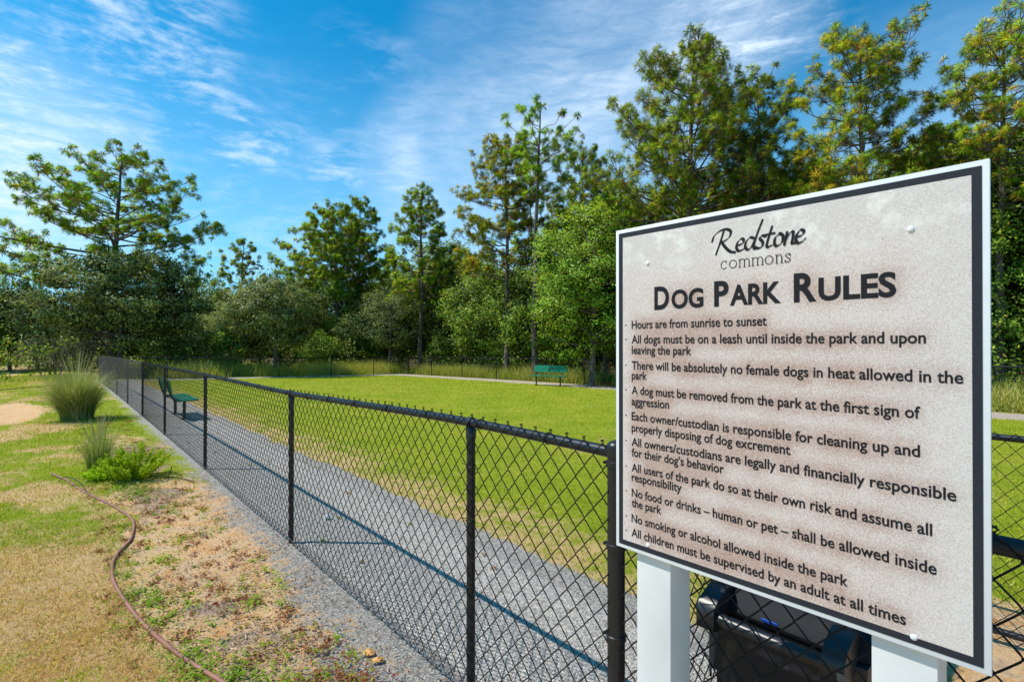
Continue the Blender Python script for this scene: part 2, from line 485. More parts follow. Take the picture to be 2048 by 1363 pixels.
# ------------------------------------------------------------------ mesh helpers
def make_mesh(name, verts, faces, mat, tone=None, smooth=False, pattrs=None, nrm=None):
    """verts (N,3); faces (M,k) array of one size, or list of arrays"""
    if not isinstance(faces, (list, tuple)): faces = [faces]
    faces = [np.asarray(f, np.int32) for f in faces if len(f)]
    me = bpy.data.meshes.new(name)
    verts = np.asarray(verts, np.float32)
    nl = sum(f.size for f in faces); nf = sum(len(f) for f in faces)
    me.vertices.add(len(verts)); me.vertices.foreach_set('co', verts.ravel())
    me.loops.add(nl); me.loops.foreach_set('vertex_index', np.concatenate([f.ravel() for f in faces]))
    me.polygons.add(nf)
    tot = np.concatenate([np.full(len(f), f.shape[1], np.int32) for f in faces])
    st = np.zeros(nf, np.int32); st[1:] = np.cumsum(tot)[:-1]
    me.polygons.foreach_set('loop_start', st)
    if smooth: me.polygons.foreach_set('use_smooth', np.ones(nf, bool))
    if tone is not None:
        a = me.attributes.new('tone', 'FLOAT', 'FACE'); a.data.foreach_set('value', np.asarray(tone, np.float32))
    if pattrs:
        for k, v in pattrs.items():
            a = me.attributes.new(k, 'FLOAT', 'POINT'); a.data.foreach_set('value', np.asarray(v, np.float32))
    if nrm is not None:
        a = me.attributes.new('nrm', 'FLOAT_VECTOR', 'FACE'); a.data.foreach_set('vector', np.asarray(nrm, np.float32).ravel())
    me.update(calc_edges=True)
    me.materials.append(mat)
    return me


def link(name, me, parent=None, loc=None, **kw):
    o = bpy.data.objects.new(name, me); COL.objects.link(o)
    if parent is not None: o.parent = parent
    if loc is not None: o.location = loc
    for k, v in kw.items(): o[k] = v
    return o


def thing(name, label, cat, loc=(0, 0, 0), rz=0, group=None):
    o = bpy.data.objects.new(name, None); COL.objects.link(o)
    o.empty_display_size = .2
    o.location = loc; o.rotation_euler = (0, 0, rz)
    o['label'] = label; o['category'] = cat
    if group: o['group'] = group
    return o


def copy_tree(o, parent=None):
    c = o.copy(); COL.objects.link(c)
    if parent is not None: c.parent = parent
    for ch in list(o.children): copy_tree(ch, c)
    return c


class Geo:
    def __init__(g): g.v = []; g.f = {}; g.n = 0; g.t = {}

    def add(g, v, f, tone=None):
        v = np.asarray(v, float); f = np.asarray(f, int)
        if len(f) == 0: return
        k = f.shape[1]
        g.v.append(v); g.f.setdefault(k, []).append(f + g.n); g.n += len(v)
        g.t.setdefault(k, []).append(np.zeros(len(f)) if tone is None else np.broadcast_to(tone, (len(f),)))

    def tube(g, pts, r, k=6, cap=True):
        pts = np.asarray(pts, float); n = len(pts)
        r = np.broadcast_to(np.asarray(r, float), (n,))
        t = np.gradient(pts, axis=0); t /= np.linalg.norm(t, axis=1)[:, None] + 1e-9
        ref = np.array([0, 0, 1.]) if abs(t[:, 2]).mean() < .8 else np.array([1., 0, 0])
        a = np.cross(t, ref); a /= np.linalg.norm(a, axis=1)[:, None] + 1e-9
        b = np.cross(t, a)
        th = np.arange(k) * 2 * math.pi / k
        ring = a[:, None, :] * np.cos(th)[None, :, None] + b[:, None, :] * np.sin(th)[None, :, None]
        v = (pts[:, None, :] + ring * r[:, None, None]).reshape(-1, 3)
        i = np.arange(n - 1)[:, None] * k; j = np.arange(k)[None, :]; j2 = (j + 1) % k
        f = np.stack([i + j, i + j2, i + k + j2, i + k + j], -1).reshape(-1, 4)
        g.add(v, f)
        if cap and k >= 3:
            g.add(v[:k], [list(range(k))]); g.add(v[-k:], [list(range(k))])

    def lathe(g, prof, k=20, org=(0, 0, 0)):
        prof = np.asarray(prof, float)
        th = np.arange(k) * 2 * math.pi / k
        v = np.stack([prof[:, 0][:, None] * np.cos(th), prof[:, 0][:, None] * np.sin(th), np.repeat(prof[:, 1][:, None], k, 1)], -1).reshape(-1, 3) + np.asarray(org)
        n = len(prof)
        i = np.arange(n - 1)[:, None] * k; j = np.arange(k)[None, :]; j2 = (j + 1) % k
        g.add(v, np.stack([i + j, i + j2, i + k + j2, i + k + j], -1).reshape(-1, 4))

    def box(g, c, size, bevel=0.0, taper=1.0, rot=None):
        bm = bmesh.new(); bmesh.ops.create_cube(bm, size=1)
        for v in bm.verts:
            tt = taper if v.co.z < 0 else 1
            v.co = Vector((v.co.x * size[0] * tt, v.co.y * size[1] * tt, v.co.z * size[2]))
        if bevel: bmesh.ops.bevel(bm, geom=bm.edges[:], offset=bevel, segments=2, affect='EDGES', profile=.6)
        bm.verts.ensure_lookup_table()
        V = np.array([v.co[:] for v in bm.verts])
        if rot is not None: V = V @ np.array(rot).T
        V = V + np.asarray(c)
        F = {}
        for f in bm.faces: F.setdefault(len(f.verts), []).append([v.index for v in f.verts])
        base = True
        n0 = g.n
        g.v.append(V); g.n += len(V)
        for k, ff in F.items():
            g.f.setdefault(k, []).append(np.array(ff) + n0); g.t.setdefault(k, []).append(np.zeros(len(ff)))
        bm.free()

    def mesh(g, name, mat, smooth=False, tone=False, off=None):
        v = np.concatenate(g.v)
        if off is not None: v = v - np.asarray(off)
        ks = sorted(g.f)
        fs = [np.concatenate(g.f[k]) for k in ks]
        tn = np.concatenate([np.concatenate(g.t[k]) for k in ks]) if tone else None
        me = make_mesh(name, v, fs, mat, tn, smooth)
        if smooth and hasattr(me, 'set_sharp_from_angle'): me.set_sharp_from_angle(angle=math.radians(38))
        return me


rng = np.random.default_rng(7)


# ------------------------------------------------------------------ ground sheets
def build_ground():
    sl = np.concatenate([-np.geomspace(420, 3, 22), np.arange(-2, 1.4, .25), np.arange(1.4, 10, .08), np.arange(10, 40, .3), np.geomspace(40, 460, 22)])
    dl = np.concatenate([-np.geomspace(420, 12, 18)[:-1], np.arange(-12, -1, .25), np.arange(-1, 3.6, .08), np.arange(3.6, 21, .4), np.geomspace(21, 460, 22)])
    S, D = np.meshgrid(sl, dl, indexing='ij')
    x = U[0] * S + NN[0] * D; y = U[1] * S + NN[1] * D
    z = zg(x, y)
    zn = zones(x, y)
    nearm = (np.abs(D) < 14) & (S < 41)
    z = z + nearm * (fbm(x * 2.5, y * 2.5, 5) - .5) * .02 * (D < 1.2) + nearm * (fbm(x * 9, y * 9, 8) - .5) * .016 * (D < 1.1)
    v = np.stack([x, y, z], -1).reshape(-1, 3)
    a, b_ = S.shape
    idx = np.arange(a * b_).reshape(a, b_)
    f = np.stack([idx[:-1, :-1], idx[1:, :-1], idx[1:, 1:], idx[:-1, 1:]], -1).reshape(-1, 4)
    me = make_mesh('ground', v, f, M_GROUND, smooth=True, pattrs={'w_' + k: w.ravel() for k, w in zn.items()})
    link('ground', me, kind='structure')


def strip_sheet(lo, hi, name, s0, s1, nd, ds, zoff, along='s', tan=0.0):
    """sheet between two wavy borders following the ground"""
    t = np.arange(s0, s1, ds)
    w = np.linspace(0, 1, nd)
    T, Wt = np.meshgrid(t, w, indexing='ij')
    if along == 's':
        x0, y0 = SD(T, T * 0 + (lo(T) if callable(lo) else lo)); x1, y1 = SD(T, T * 0 + (hi(T) if callable(hi) else hi))
    else:
        x0, y0 = SD(T * 0 + (lo(T) if callable(lo) else lo), T); x1, y1 = SD(T * 0 + (hi(T) if callable(hi) else hi), T)
    x = x0 + (x1 - x0) * Wt; y = y0 + (y1 - y0) * Wt
    z = zg(x, y) + zoff
    # the borders sink into the ground
    edge = np.minimum(Wt, 1 - Wt)
    z = z + np.where(edge <= 0, -.016, 0)
    v = np.stack([x, y, z], -1).reshape(-1, 3)
    a, b_ = T.shape; idx = np.arange(a * b_).reshape(a, b_)
    f = np.stack([idx[:-1, :-1], idx[1:, :-1], idx[1:, 1:], idx[:-1, 1:]], -1).reshape(-1, 4)
    return v, f, np.full(len(v), tan)


def build_path():
    def lo(T):
        x, y = SD(T, 1.0); return grav_lo(T, x, y)

    def hi(T):
        x, y = SD(T, 2.7); return grav_hi(T, x, y)
    parts = [strip_sheet(lambda T: 1.47 + T * 0, lambda T: 2.58 + T * 0, 'a', 1.0, 32.35, 24, .07, .006),
             strip_sheet(lambda T: 31.05 + (vnoise(T * 1.5, T * 0, 5) - .5) * .2, lambda T: 32.5 + (vnoise(T * 1.3, T * 0, 6) - .5) * .2, 'b', 2.6, 18.3, 10, .3, .018, 'd'),
             strip_sheet(lambda T: 16.75 + (fbm(T * .8, T * 0, 7) - .5) * .6, lambda T: 18.35 + (fbm(T * .8, T * 0, 9) - .5) * .4, 'c', -8, 30.9, 10, .15, .015, 's', .45)]
    V = []; F = []; A = []; n = 0
    for v, f, t in parts:
        V.append(v); F.append(f + n); A.append(t); n += len(v)
    me = make_mesh('gravel_path', np.concatenate(V), np.concatenate(F), M_GRAVEL, smooth=True, pattrs={'w_tan': np.concatenate(A)})
    link('gravel_path', me, kind='structure')


build_ground()
build_path()


# ------------------------------------------------------------------ loose gravel, grass, weeds
def on_gravel(x, y):
    s, d = to_sd(x, y)
    g = (d > grav_lo(s, x, y)) & (d < grav_hi(s, x, y)) & (s > 1.15) & (s < 32.4)
    g |= (s > 31) & (s < 32.5) & (d > 2) & (d < 18.3)
    g |= (d > 16.8) & (d < 18.3) & (s > -8)
    return g


def build_pebbles():
    n = 22000
    s = 1.2 + rng.random(n) ** 1.7 * 8.5; d = .2 + rng.random(n) * 2.7
    x, y = SD(s, d)
    gl = grav_lo(s, x, y)
    dens = np.where(d > gl, 1.0, .33 * np.exp(-(gl - d) / .22) + .05)
    keep = (rng.random(n) < dens) & (y > 1.6)
    x = x[keep]; y = y[keep]; n = len(x)
    r = .0024 + .0036 * rng.random(n) ** 2
    octv = np.array([[1, 0, 0], [-.3, .9, 0], [-.7, -.8, 0], [.1, .1, .8], [0, 0, -.7]])
    octf = np.array([[0, 1, 3], [1, 2, 3], [2, 0, 3], [1, 0, 4], [2, 1, 4], [0, 2, 4]])
    a = rng.random(n) * 6.283
    v = np.repeat(octv[None], n, 0) * (1 + (rng.random((n, 5, 3)) - .5) * .6)
    ca, sa = np.cos(a)[:, None], np.sin(a)[:, None]
    vx = v[..., 0] * ca - v[..., 1] * sa; vy = v[..., 0] * sa + v[..., 1] * ca
    v = np.stack([vx, vy, v[..., 2]], -1) * r[:, None, None]
    v += np.stack([x, y, zg(x, y) + .016 * on_gravel(x, y) + r * .3], -1)[:, None, :]
    f = (octf[None] + (np.arange(n) * 5)[:, None, None]).reshape(-1, 3)
    me = make_mesh('loose_gravel', v.reshape(-1, 3), f, M_PEB, np.repeat(rng.random(n), 6))
    o = link('loose_gravel', me, kind='stuff'); o['label'] = 'loose grey gravel chips strewn along the foot of the fence'; o['category'] = 'gravel'


def blades(x, y, h, w, tone, lean=.5, zoff=0.0):
    n = len(x)
    a = rng.random(n) * 6.283; la = rng.random(n) * 6.283; ll = rng.random(n) * lean * h
    z = zg(x, y) + zoff - .004
    dx = np.cos(a) * w / 2; dy = np.sin(a) * w / 2
    v = np.empty((n, 3, 3))
    v[:, 0] = np.stack([x - dx, y - dy, z], -1); v[:, 1] = np.stack([x + dx, y + dy, z], -1)
    v[:, 2] = np.stack([x + np.cos(la) * ll, y + np.sin(la) * ll, z + h], -1)
    return v.reshape(-1, 3), np.arange(n * 3).reshape(-1, 3), tone


def build_grass():
    # lawn inside
    n = 280000
    Y = 2.2 + 31 * rng.random(n) ** 2.0
    X = (rng.random(n) * 2.1 - 1.0) * Y
    s, d = to_sd(X, Y)
    zn = zones(X, Y)
    keep = (d > 1.45) & (d < 16.9) & (s < 31.2) & ~on_gravel(X, Y) & (rng.random(n) > zn['sand'] * 1.05) & (s > -6)
    # open turf seen past the fence only
    X, Y = X[keep], Y[keep]; dr = zn['dry'][keep]; n = len(X)
    sp = fbm(X * 1.1, Y * 1.1, 61); sp2 = fbm(X * 7, Y * 7, 62)
    tone = np.clip(.02 + sp * .42 + sp2 * .22 + .22 * fbm(X * .3, Y * .3, 66) + dr * .34 * rng.random(n) + (rng.random(n) - .5) * .34, 0, 1)
    dist = Y
    h = (.010 + .022 * rng.random(n)) * (1 + .03 * dist) * (.7 + sp2 * .7)
    w = (.0035 + .0035 * rng.random(n)) * (1 + .16 * dist)
    v, f, t = blades(X, Y, h, w, tone, 1.1)
    o = link('lawn_grass', make_mesh('lawn_grass', v, f, M_GRASS, t), kind='stuff')
    o['label'] = 'short bright green lawn grass inside the fenced dog run'; o['category'] = 'grass'
    # verge outside
    n = 280000
    Y = 1.9 + 30 * rng.random(n) ** 2.4
    X = -(.2 + rng.random(n) * .95) * Y
    s, d = to_sd(X, Y)
    zn = zones(X, Y)
    g = on_gravel(X, Y)
    keep = (d < 1.35) & ~g & (rng.random(n) > zn['sand'] * 1.02)
    X, Y = X[keep], Y[keep]; dr = zn['dry'][keep]; n = len(X); s, d = to_sd(X, Y)
    sp = fbm(X * 1.7, Y * 1.7, 63)
    g0 = np.clip(.14 + sp * .5 + (rng.random(n) - .5) * .4, 0, .9)
    dry_t = np.clip(.80 + (rng.random(n) - .5) * .34 - (sp > .62) * .16, .3, 1)
    tone = np.where(rng.random(n) < dr * .95, dry_t, g0)
    h = (.010 + .028 * rng.random(n) ** 1.5) * (1 + .03 * Y)
    w = (.0025 + .003 * rng.random(n)) * (1 + .2 * Y)
    v, f, t = blades(X, Y, h, w, tone, 1.5)
    o = link('verge_grass', make_mesh('verge_grass', v, f, M_GRASS, t), kind='stuff')
    o['label'] = 'patchy green and tan grass on the verge left of the fence'; o['category'] = 'grass'
    # low weeds in tufts on the sandy strip
    cen = []
    for _ in range(620):
        s_ = 1.9 + rng.random() ** 1.4 * 12; d_ = rng.uniform(.2, 1.15)
        cen.append((s_, d_, rng.uniform(.012, .07), rng.choice([.35, .5, .78, .82, .86, .9, .94])))
    for _ in range(26):
        cen.append((1.8 + rng.random() * 12, rng.uniform(1.5, 2.7), rng.uniform(.01, .03), rng.choice([.4, .5, .86])))
    for s_, d_, r_, t_ in [(2.75, .62, .16, .3), (2.9, .5, .15, .35), (3.1, .5, .12, .3), (3.6, .45, .12, .4), (3.9, .42, .12, .35), (2.5, .75, .14, .5), (4.6, .55, .12, .6), (5.0, .75, .1, .55),
                         (2.3, 1.0, .14, .9), (2.1, 1.05, .15, .95), (2.45, .9, .1, .92), (2.7, 1.05, .09, .93), (3.5, .9, .1, .5), (3.2, 1.0, .08, .9), (7.3, .5, .2, .35), (6.9, .62, .2, .4), (4.1, .35, .13, .3), (2.35, .6, .2, .35)]:
        cen.append((s_, d_, r_, t_)); cen.append((s_ + .05, d_ + .05, r_ * .8, t_))
    V = []; T = []
    for s_, d_, r_, t_ in cen:
        k = int(12 + 3000 * r_ * r_ * 3.2)
        rr = r_ * 1.35 * np.abs(rng.normal(0, .62, k)); aa = rng.random(k) * 6.283
        x, y = SD(s_ + rr * np.cos(aa) * 1.5, d_ + rr * np.sin(aa))
        z = zg(x, y) + .004 + rng.random(k) ** 1.5 * .022 * np.clip(r_ / .08, .5, 1.4) + on_gravel(x, y) * .012
        L_ = .006 + .008 * rng.random(k); a = rng.random(k) * 6.283
        dirv = np.stack([np.cos(a), np.sin(a), rng.normal(0, .35, k)], -1)
        sd = np.stack([-np.sin(a), np.cos(a), rng.normal(0, .35, k)], -1)
        c = np.stack([x, y, z], -1)
        q = np.stack([c - dirv * L_[:, None], c + sd * L_[:, None] * .5, c + dirv * L_[:, None], c - sd * L_[:, None] * .5], 1)
        V.append(q.reshape(-1, 3)); T.append(np.clip(t_ + rng.normal(0, .09, k), 0, 1))
    V = np.concatenate(V)
    o = link('low_weeds', make_mesh('low_weeds', V, np.arange(len(V)).reshape(-1, 4), M_WEED, np.concatenate(T)), kind='stuff')
    o['label'] = 'small green and reddish weeds sprouting in the sandy strip by the fence'; o['category'] = 'weeds'


def build_chips():
    n = 34000
    s = 1.6 + rng.random(n) ** 1.5 * 13; d = .1 + rng.random(n) * 1.33
    x, y = SD(s, d); zn = zones(x, y)
    dens = np.clip(.10 + zn['mulch'] * .9 + .35 * sst(.45, .7, fbm(x * 2.6, y * 2.6, 55)), 0, 1) * (zn['sand'] > .25)
    k = rng.random(n) < dens
    x, y = x[k], y[k]; n = len(x)
    L_ = (.004 + .012 * rng.random(n) ** 2)[:, None]; w = (.0015 + .002 * rng.random(n))[:, None]
    a = rng.random(n) * 6.283
    dv = np.stack([np.cos(a), np.sin(a), rng.normal(0, .25, n)], -1); sd = np.stack([-np.sin(a), np.cos(a), rng.normal(0, .4, n)], -1)
    c = np.stack([x, y, zg(x, y) + .004 + .008 * rng.random(n)], -1)
    q = np.stack([c - dv * L_ - sd * w, c - dv * L_ + sd * w, c + dv * L_ + sd * w, c + dv * L_ - sd * w], 1)
    o = link('mulch_litter', make_mesh('mulch_litter', q.reshape(-1, 3), np.arange(n * 4).reshape(-1, 4), M_CHIP, rng.random(n)), kind='stuff')
    o['label'] = 'brown bark chips and straw bits scattered over the sandy strip'; o['category'] = 'litter'


build_pebbles()
build_chips()
build_grass()


# ------------------------------------------------------------------ chain link fences
PH, PV = .083, .094


def link_fabric(g, p0, p1, zbot, ztop, level, bulge=0.0, k0=0, face=1):
    """fabric from p0 to p1 (xy), zbot/ztop callables of the fraction; side = towards -d"""
    p0 = np.array(p0, float); p1 = np.array(p1, float)
    Lg = np.linalg.norm(p1 - p0); t = (p1 - p0) / Lg
    nrm = np.array([t[1], -t[0]]) * face
    c = PH / 2
    nw = int(Lg / c)
    b = .0042; rad = .0024 if level < 2 else .002
    for k in range(nw):
        kk = k + k0
        fr = (k + .5) * c / Lg
        zb, zt = zbot(fr), ztop(fr)
        ns = int(round((zt - zb) / (PV / 2)))
        j = np.arange(ns + 1)
        dz = (zt - zb) / ns
        xe = c * (k + ((j + kk) % 2))
        hk = .0012
        xe = xe + np.where((j + kk) % 2 == 1, hk, -hk)
        if level == 0:
            tt = np.array([0, .13, .5, .87])
        elif level == 1:
            tt = np.array([0, .5])
        else:
            tt = np.array([0.])
        pts = []
        rightgo = ((j[:-1] + kk) % 2 == 0)
        sg = np.where(rightgo, 1., -1.)
        X = xe[:-1, None] * (1 - tt) + xe[1:, None] * tt
        Z = (zb + j[:-1, None] * dz) + tt * dz
        prof = np.array([0, .85, 1, .85]) if level == 0 else (np.array([0, 1.]) if level == 1 else np.array([0.]))
        Dp = sg[:, None] * prof * b
        X = np.append(X.ravel(), xe[-1]); Z = np.append(Z.ravel(), zt); Dp = np.append(Dp.ravel(), 0)
        jit = math.sin(kk * 12.9898) * .0008
        base = p0[None, :] + t[None, :] * X[:, None] + nrm[None, :] * (Dp + .0 + bulge)[:, None]
        P = np.column_stack([base, Z + jit])
        if level == 0:   # twisted barbs at the top
            if (j[-1] + kk) % 2 == 1:
                e = P[-1]
                P = np.vstack([P, e + [t[0] * .006, t[1] * .006, .006], e + [-t[0] * .003 + nrm[0] * .004, -t[1] * .003 + nrm[1] * .004, .014]])
            else:
                e = P[-1]
                P = np.vstack([P, e + [-t[0] * .006, -t[1] * .006, .006], e + [t[0] * .006 - nrm[0] * .004, t[1] * .006 - nrm[1] * .004, .012]])
        g.tube(P, rad, {0: 5, 1: 4, 2: 3}[level], cap=False)


def post_geo(h, r, k=14):
    g = Geo(); g.lathe([(0, 0), (r, 0), (r, h), (0, h)], k)
    return g


def ring_pts(c, ax, r, turns=1.0, n=14, pitch=0.0):
    """ring round axis ax (unit, horizontal) at c"""
    ax = np.array(ax, float); up = np.array([0, 0, 1.]); sd = np.cross(ax, up)
    th = np.linspace(0, 2 * math.pi * turns, int(n * turns) + 1)
    return np.array(c)[None] + up[None] * np.sin(th)[:, None] * r + sd[None] * np.cos(th)[:, None] * r + ax[None] * (th / 6.283 * pitch)[:, None]


def build_near_fence():
    # stations: s, rail height (top of rail tube axis), from right (gate end) to the far left corner
    st_px = [(942, 1.272), (583, 1.218), (411, 1.218), (330, 1.202), (285.4, 1.178), (255.6, 1.161), (234.3, 1.133)]
    stations = []
    for px, rz_ in st_px:
        k = (px - 1024) / 1024
        Z = 1.43 / (NN[1] + NN[0] * k); s = U[0] * k * Z + U[1] * Z
        stations.append([s, rz_])
    # fill towards the corner
    stations += [[25.3, 1.09], [28.5, 1.03]]
    corner = 31.9
    stations = stations
    term = 1.081
    allst = [(term, 1.256)] + [tuple(a) for a in stations] + [(corner, .965)]
    ss = np.array([a[0] for a in allst]); zz = np.array([a[1] for a in allst])
    x0, y0 = SD(term, 1.43)
    root = thing('chain_link_fence', 'long black chain link fence running from the rules sign away to the left', 'fence', (x0, y0, 0))
    org = np.array([x0, y0, 0])

    def railz(s): return np.interp(s, ss, zz)
    # rail
    fine = np.linspace(term, corner, 120)
    # smooth heights
    zr = railz(fine); ker = np.array([1, 2, 3, 2, 1]) / 9.
    zr = np.convolve(np.pad(zr, 2, mode='edge'), ker, 'valid')

    def railz(s): return np.interp(s, fine, zr)
    g = Geo(); xx, yy = SD(fine, np.full_like(fine, 1.43)); g.tube(np.column_stack([xx, yy, zr]), .0205, 14)
    link('top_rail', g.mesh('top_rail', M_BLACK, True, off=org), root)
    # tension wire at bottom
    g = Geo(); f2 = np.linspace(term, corner, 160); xx, yy = SD(f2, 1.405 + 0 * f2)
    g.tube(np.column_stack([xx, yy, zg(xx, yy) + .045 + .008 * np.sin(f2 * 3)]), .0035, 5)
    link('tension_wire', g.mesh('tension_wire', M_TENS, True, off=org), root)
    # line posts with loop caps
    for s, _ in allst[1:-1]:
        x, y = SD(s, 1.43); zb = zgf(x, y); rz_ = float(railz(s))
        g = Geo(); g.lathe([(0, zb - .05), (.0205, zb - .05), (.0205, rz_ - .03), (0, rz_ - .03)], 14, (x, y, 0))
        p = link('line_post', g.mesh('line_post', M_BLACK, True, off=org), root)
        g = Geo()
        g.lathe([(.0235, rz_ - .075), (.0245, rz_ - .03), (.012, rz_ - .012)], 14, (x, y, 0))
        c = np.array([x, y, rz_]); ax = np.array([U[0], U[1], 0])
        g.tube(np.array([c - ax * .014, c + ax * .014]), .0255, 14)
        link('loop_cap', g.mesh('loop_cap', M_BLACK, True, off=org), p)
        if s < 12:
            for q, hh in enumerate((.2, .5, .8, 1.05)):
                g = Geo(); P = []
                for th in np.linspace(0, 5.6, 12):
                    P.append([x + math.cos(th) * .0245, y + math.sin(th) * .0245, zb + hh + .004 * th])
                P.append([x - NN[0] * .035 + U[0] * .03, y - NN[1] * .035 + U[1] * .03, zb + hh + .03])
                g.tube(np.array(P), .0016, 4)
                link('tie_wire', g.mesh('tie_wire', M_WIRE, True, off=org), p)
    # terminal posts
    for s, r, hh in ((term, .030, 1.30), (corner, .030, 1.02)):
        x, y = SD(s, 1.43); zb = zgf(x, y)
        g = Geo(); g.lathe([(0, zb - .05), (r, zb - .05), (r, hh - .03), (0, hh - .03)], 20, (x, y, 0))
        p = link('terminal_post', g.mesh('terminal_post', M_BLACK, True, off=org), root)
        g = Geo(); rc = r + .003
        prof = [(rc, hh - .05), (rc, hh - .022)] + [(rc * math.cos(a), hh - .022 + .024 * math.sin(a)) for a in np.linspace(.1, 1.5, 7)]
        g.lathe(prof, 20, (x, y, 0))
        link('post_cap', g.mesh('post_cap', M_BLACK, True, off=org), p)
        for bh in (.30, .62, .93, hh - .09):
            g = Geo(); g.lathe([(r + .001, bh), (r + .004, bh + .002), (r + .004, bh + .02), (r + .001, bh + .022)], 20, (x, y, zb))
            a0 = np.array([x + U[0] * (r + .0), y + U[1] * r, zb + bh + .011])
            g.tube(np.array([a0 - np.array([NN[0], NN[1], 0]) * .012, a0 + np.array([NN[0], NN[1], 0]) * .012]) + np.array([U[0], U[1], 0]) * .012, .006, 8)
            link('brace_band', g.mesh('brace_band', M_BLACK, True, off=org), p)
    # rail tie wires
    for s in np.arange(1.4, 13, .43):
        g = Geo(); x, y = SD(s, 1.43); g.tube(ring_pts((x, y, float(railz(s))), (U[0], U[1], 0), .0235, 1.6, 12, .006), .0016, 4)
        link('rail_tie', g.mesh('rail_tie', M_WIRE, True, off=org), root)
    # fabric, one panel a bay; the first one carries on to the right past the terminal post behind the sign
    sts = [a[0] for a in allst]
    for i in range(len(sts) - 1):
        a, b_ = sts[i], sts[i + 1]
        lvl = 0 if a < 4 else (1 if a < 14 else 2)
        # snap to wire pitch so the diamonds run through the posts
        ka = int(round(a / (PH / 2))); kb = int(round(b_ / (PH / 2)))
        sa, sb = ka * PH / 2, kb * PH / 2 + 1e-4
        p0 = SD(sa, 1.406); p1 = SD(sb, 1.406)
        g = Geo()
        link_fabric(g, p0, p1,
                    lambda f: zgf(*SD(sa + (sb - sa) * f, 1.406)) + .02,
                    lambda f: float(railz(sa + (sb - sa) * f)) + .030, lvl, 0, ka)
        link('mesh_panel', g.mesh('mesh_panel', M_WIRE, True, off=org), root)
    return railz


railz_near = build_near_fence()


def generic_fence(name, label, p_list, h, levels, rail_r=.019, post_r=.0205, bottom=False, term_ends=(True, True), zrail=None, zb_of=None, pitch_mult=1.0):
    """p_list: list of (x, y) posts"""
    org = np.array([p_list[0][0], p_list[0][1], 0.])
    root = thing(name, label, 'fence', tuple(org))
    zb_of = zb_of or zgf

    def rz_(p): return zb_of(*p) + h
    pts = []
    for a, b_ in zip(p_list[:-1], p_list[1:]):
        for q in np.linspace(0, 1, 6)[:-1]: pts.append(((a[0] + (b_[0] - a[0]) * q), (a[1] + (b_[1] - a[1]) * q)))
    pts.append(p_list[-1])
    g = Geo(); g.tube(np.array([[p[0], p[1], rz_(p)] for p in pts]), rail_r, 12)
    link('top_rail', g.mesh('top_rail', M_BLACK, True, off=org), root)
    if bottom:
        g = Geo(); g.tube(np.array([[p[0], p[1], zb_of(*p) + .075] for p in pts]), rail_r, 12)
        link('bottom_rail', g.mesh('bottom_rail', M_BLACK, True, off=org), root)
    for i, p in enumerate(p_list):
        if (i == 0 and not term_ends[0]) or (i == len(p_list) - 1 and not term_ends[1]): continue
        end = i in (0, len(p_list) - 1)
        r = post_r * (1.4 if end else 1); zb = zb_of(*p); top = rz_(p) + (.05 if end else -.015)
        g = Geo(); g.lathe([(0, zb - .05), (r, zb - .05), (r, top), (r * .6, top + .012), (0, top + .014)], 12, (p[0], p[1], 0))
        po = link('line_post' if not end else 'terminal_post', g.mesh('fence_post', M_BLACK, True, off=org), root)
        if not end:
            g = Geo(); dx, dy = p_list[i + 1][0] - p[0], p_list[i + 1][1] - p[1]; l = math.hypot(dx, dy); ax = np.array([dx / l, dy / l, 0])
            c = np.array([p[0], p[1], rz_(p)]); g.tube(np.array([c - ax * .014, c + ax * .014]), rail_r + .005, 12)
            link('loop_cap', g.mesh('loop_cap', M_BLACK, True, off=org), po)
    global PH, PV
    sv = (PH, PV); PH, PV = PH * pitch_mult, PV * pitch_mult
    for i, (a, b_) in enumerate(zip(p_list[:-1], p_list[1:])):
        g = Geo()
        a2 = np.array(a); b2 = np.array(b_); t = (b2 - a2) / np.linalg.norm(b2 - a2); nr = np.array([t[1], -t[0]]) * .024
        link_fabric(g, a2 + nr, b2 + nr, lambda f: zb_of(*(a2 + (b2 - a2) * f)) + .03, lambda f: rz_(a2 + (b2 - a2) * f) + .03, levels, 0, 0)
        link('mesh_panel', g.mesh('mesh_panel', M_WIRE, levels < 2, off=org), root)
    PH, PV = sv


# main fence carries on right of the sign (gate side)
generic_fence('gate_side_fence', 'black chain link fence directly behind the sign, continuing right past its edge', [SD(s, 1.43) for s in (1.045, -.9)], 1.225, 0, .0205, .0, term_ends=(False, False), zb_of=lambda x, y: 0.0)
# side fence of the gate yard, running into the park from the terminal post
generic_fence('yard_side_fence', 'black chain link side fence of the gate yard behind the rubbish bin', [SD(1.02, d) for d in (1.50, 2.7, 3.85)], 1.17, 0, term_ends=(False, False))
generic_fence('yard_inner_fence', 'black chain link inner fence across the sandy gate yard, right of the sign', [SD(s, 3.88) for s in (1.02, -1.6, -4.2)], 1.14, 1, bottom=True)
# left end and back of the park
generic_fence('end_fence', 'distant black chain link fence closing the left end of the lawn', [SD(31.95, d) for d in (1.6, 4.2, 7.0, 9.75, 12.9, 15.8, 18.45)], 1.15, 2, pitch_mult=1.0, term_ends=(False, True), post_r=.026, rail_r=.022)
back_s = [31.9, 28.8, 25.4, 22.1, 18.9, 15.7, 12.4, 9.1, 5.8, 2.5, -.8, -4.1, -7.4]
generic_fence('back_fence', 'distant black chain link fence along the far side behind the green bench', [SD(s, 18.35) for s in back_s], 1.2, 2, pitch_mult=1.0, term_ends=(False, True), post_r=.026, rail_r=.022)


# ------------------------------------------------------------------ the sign
SIGN_W, SIGN_H = .80, .914
SIGN_RZ = math.atan2(-.736, .677)


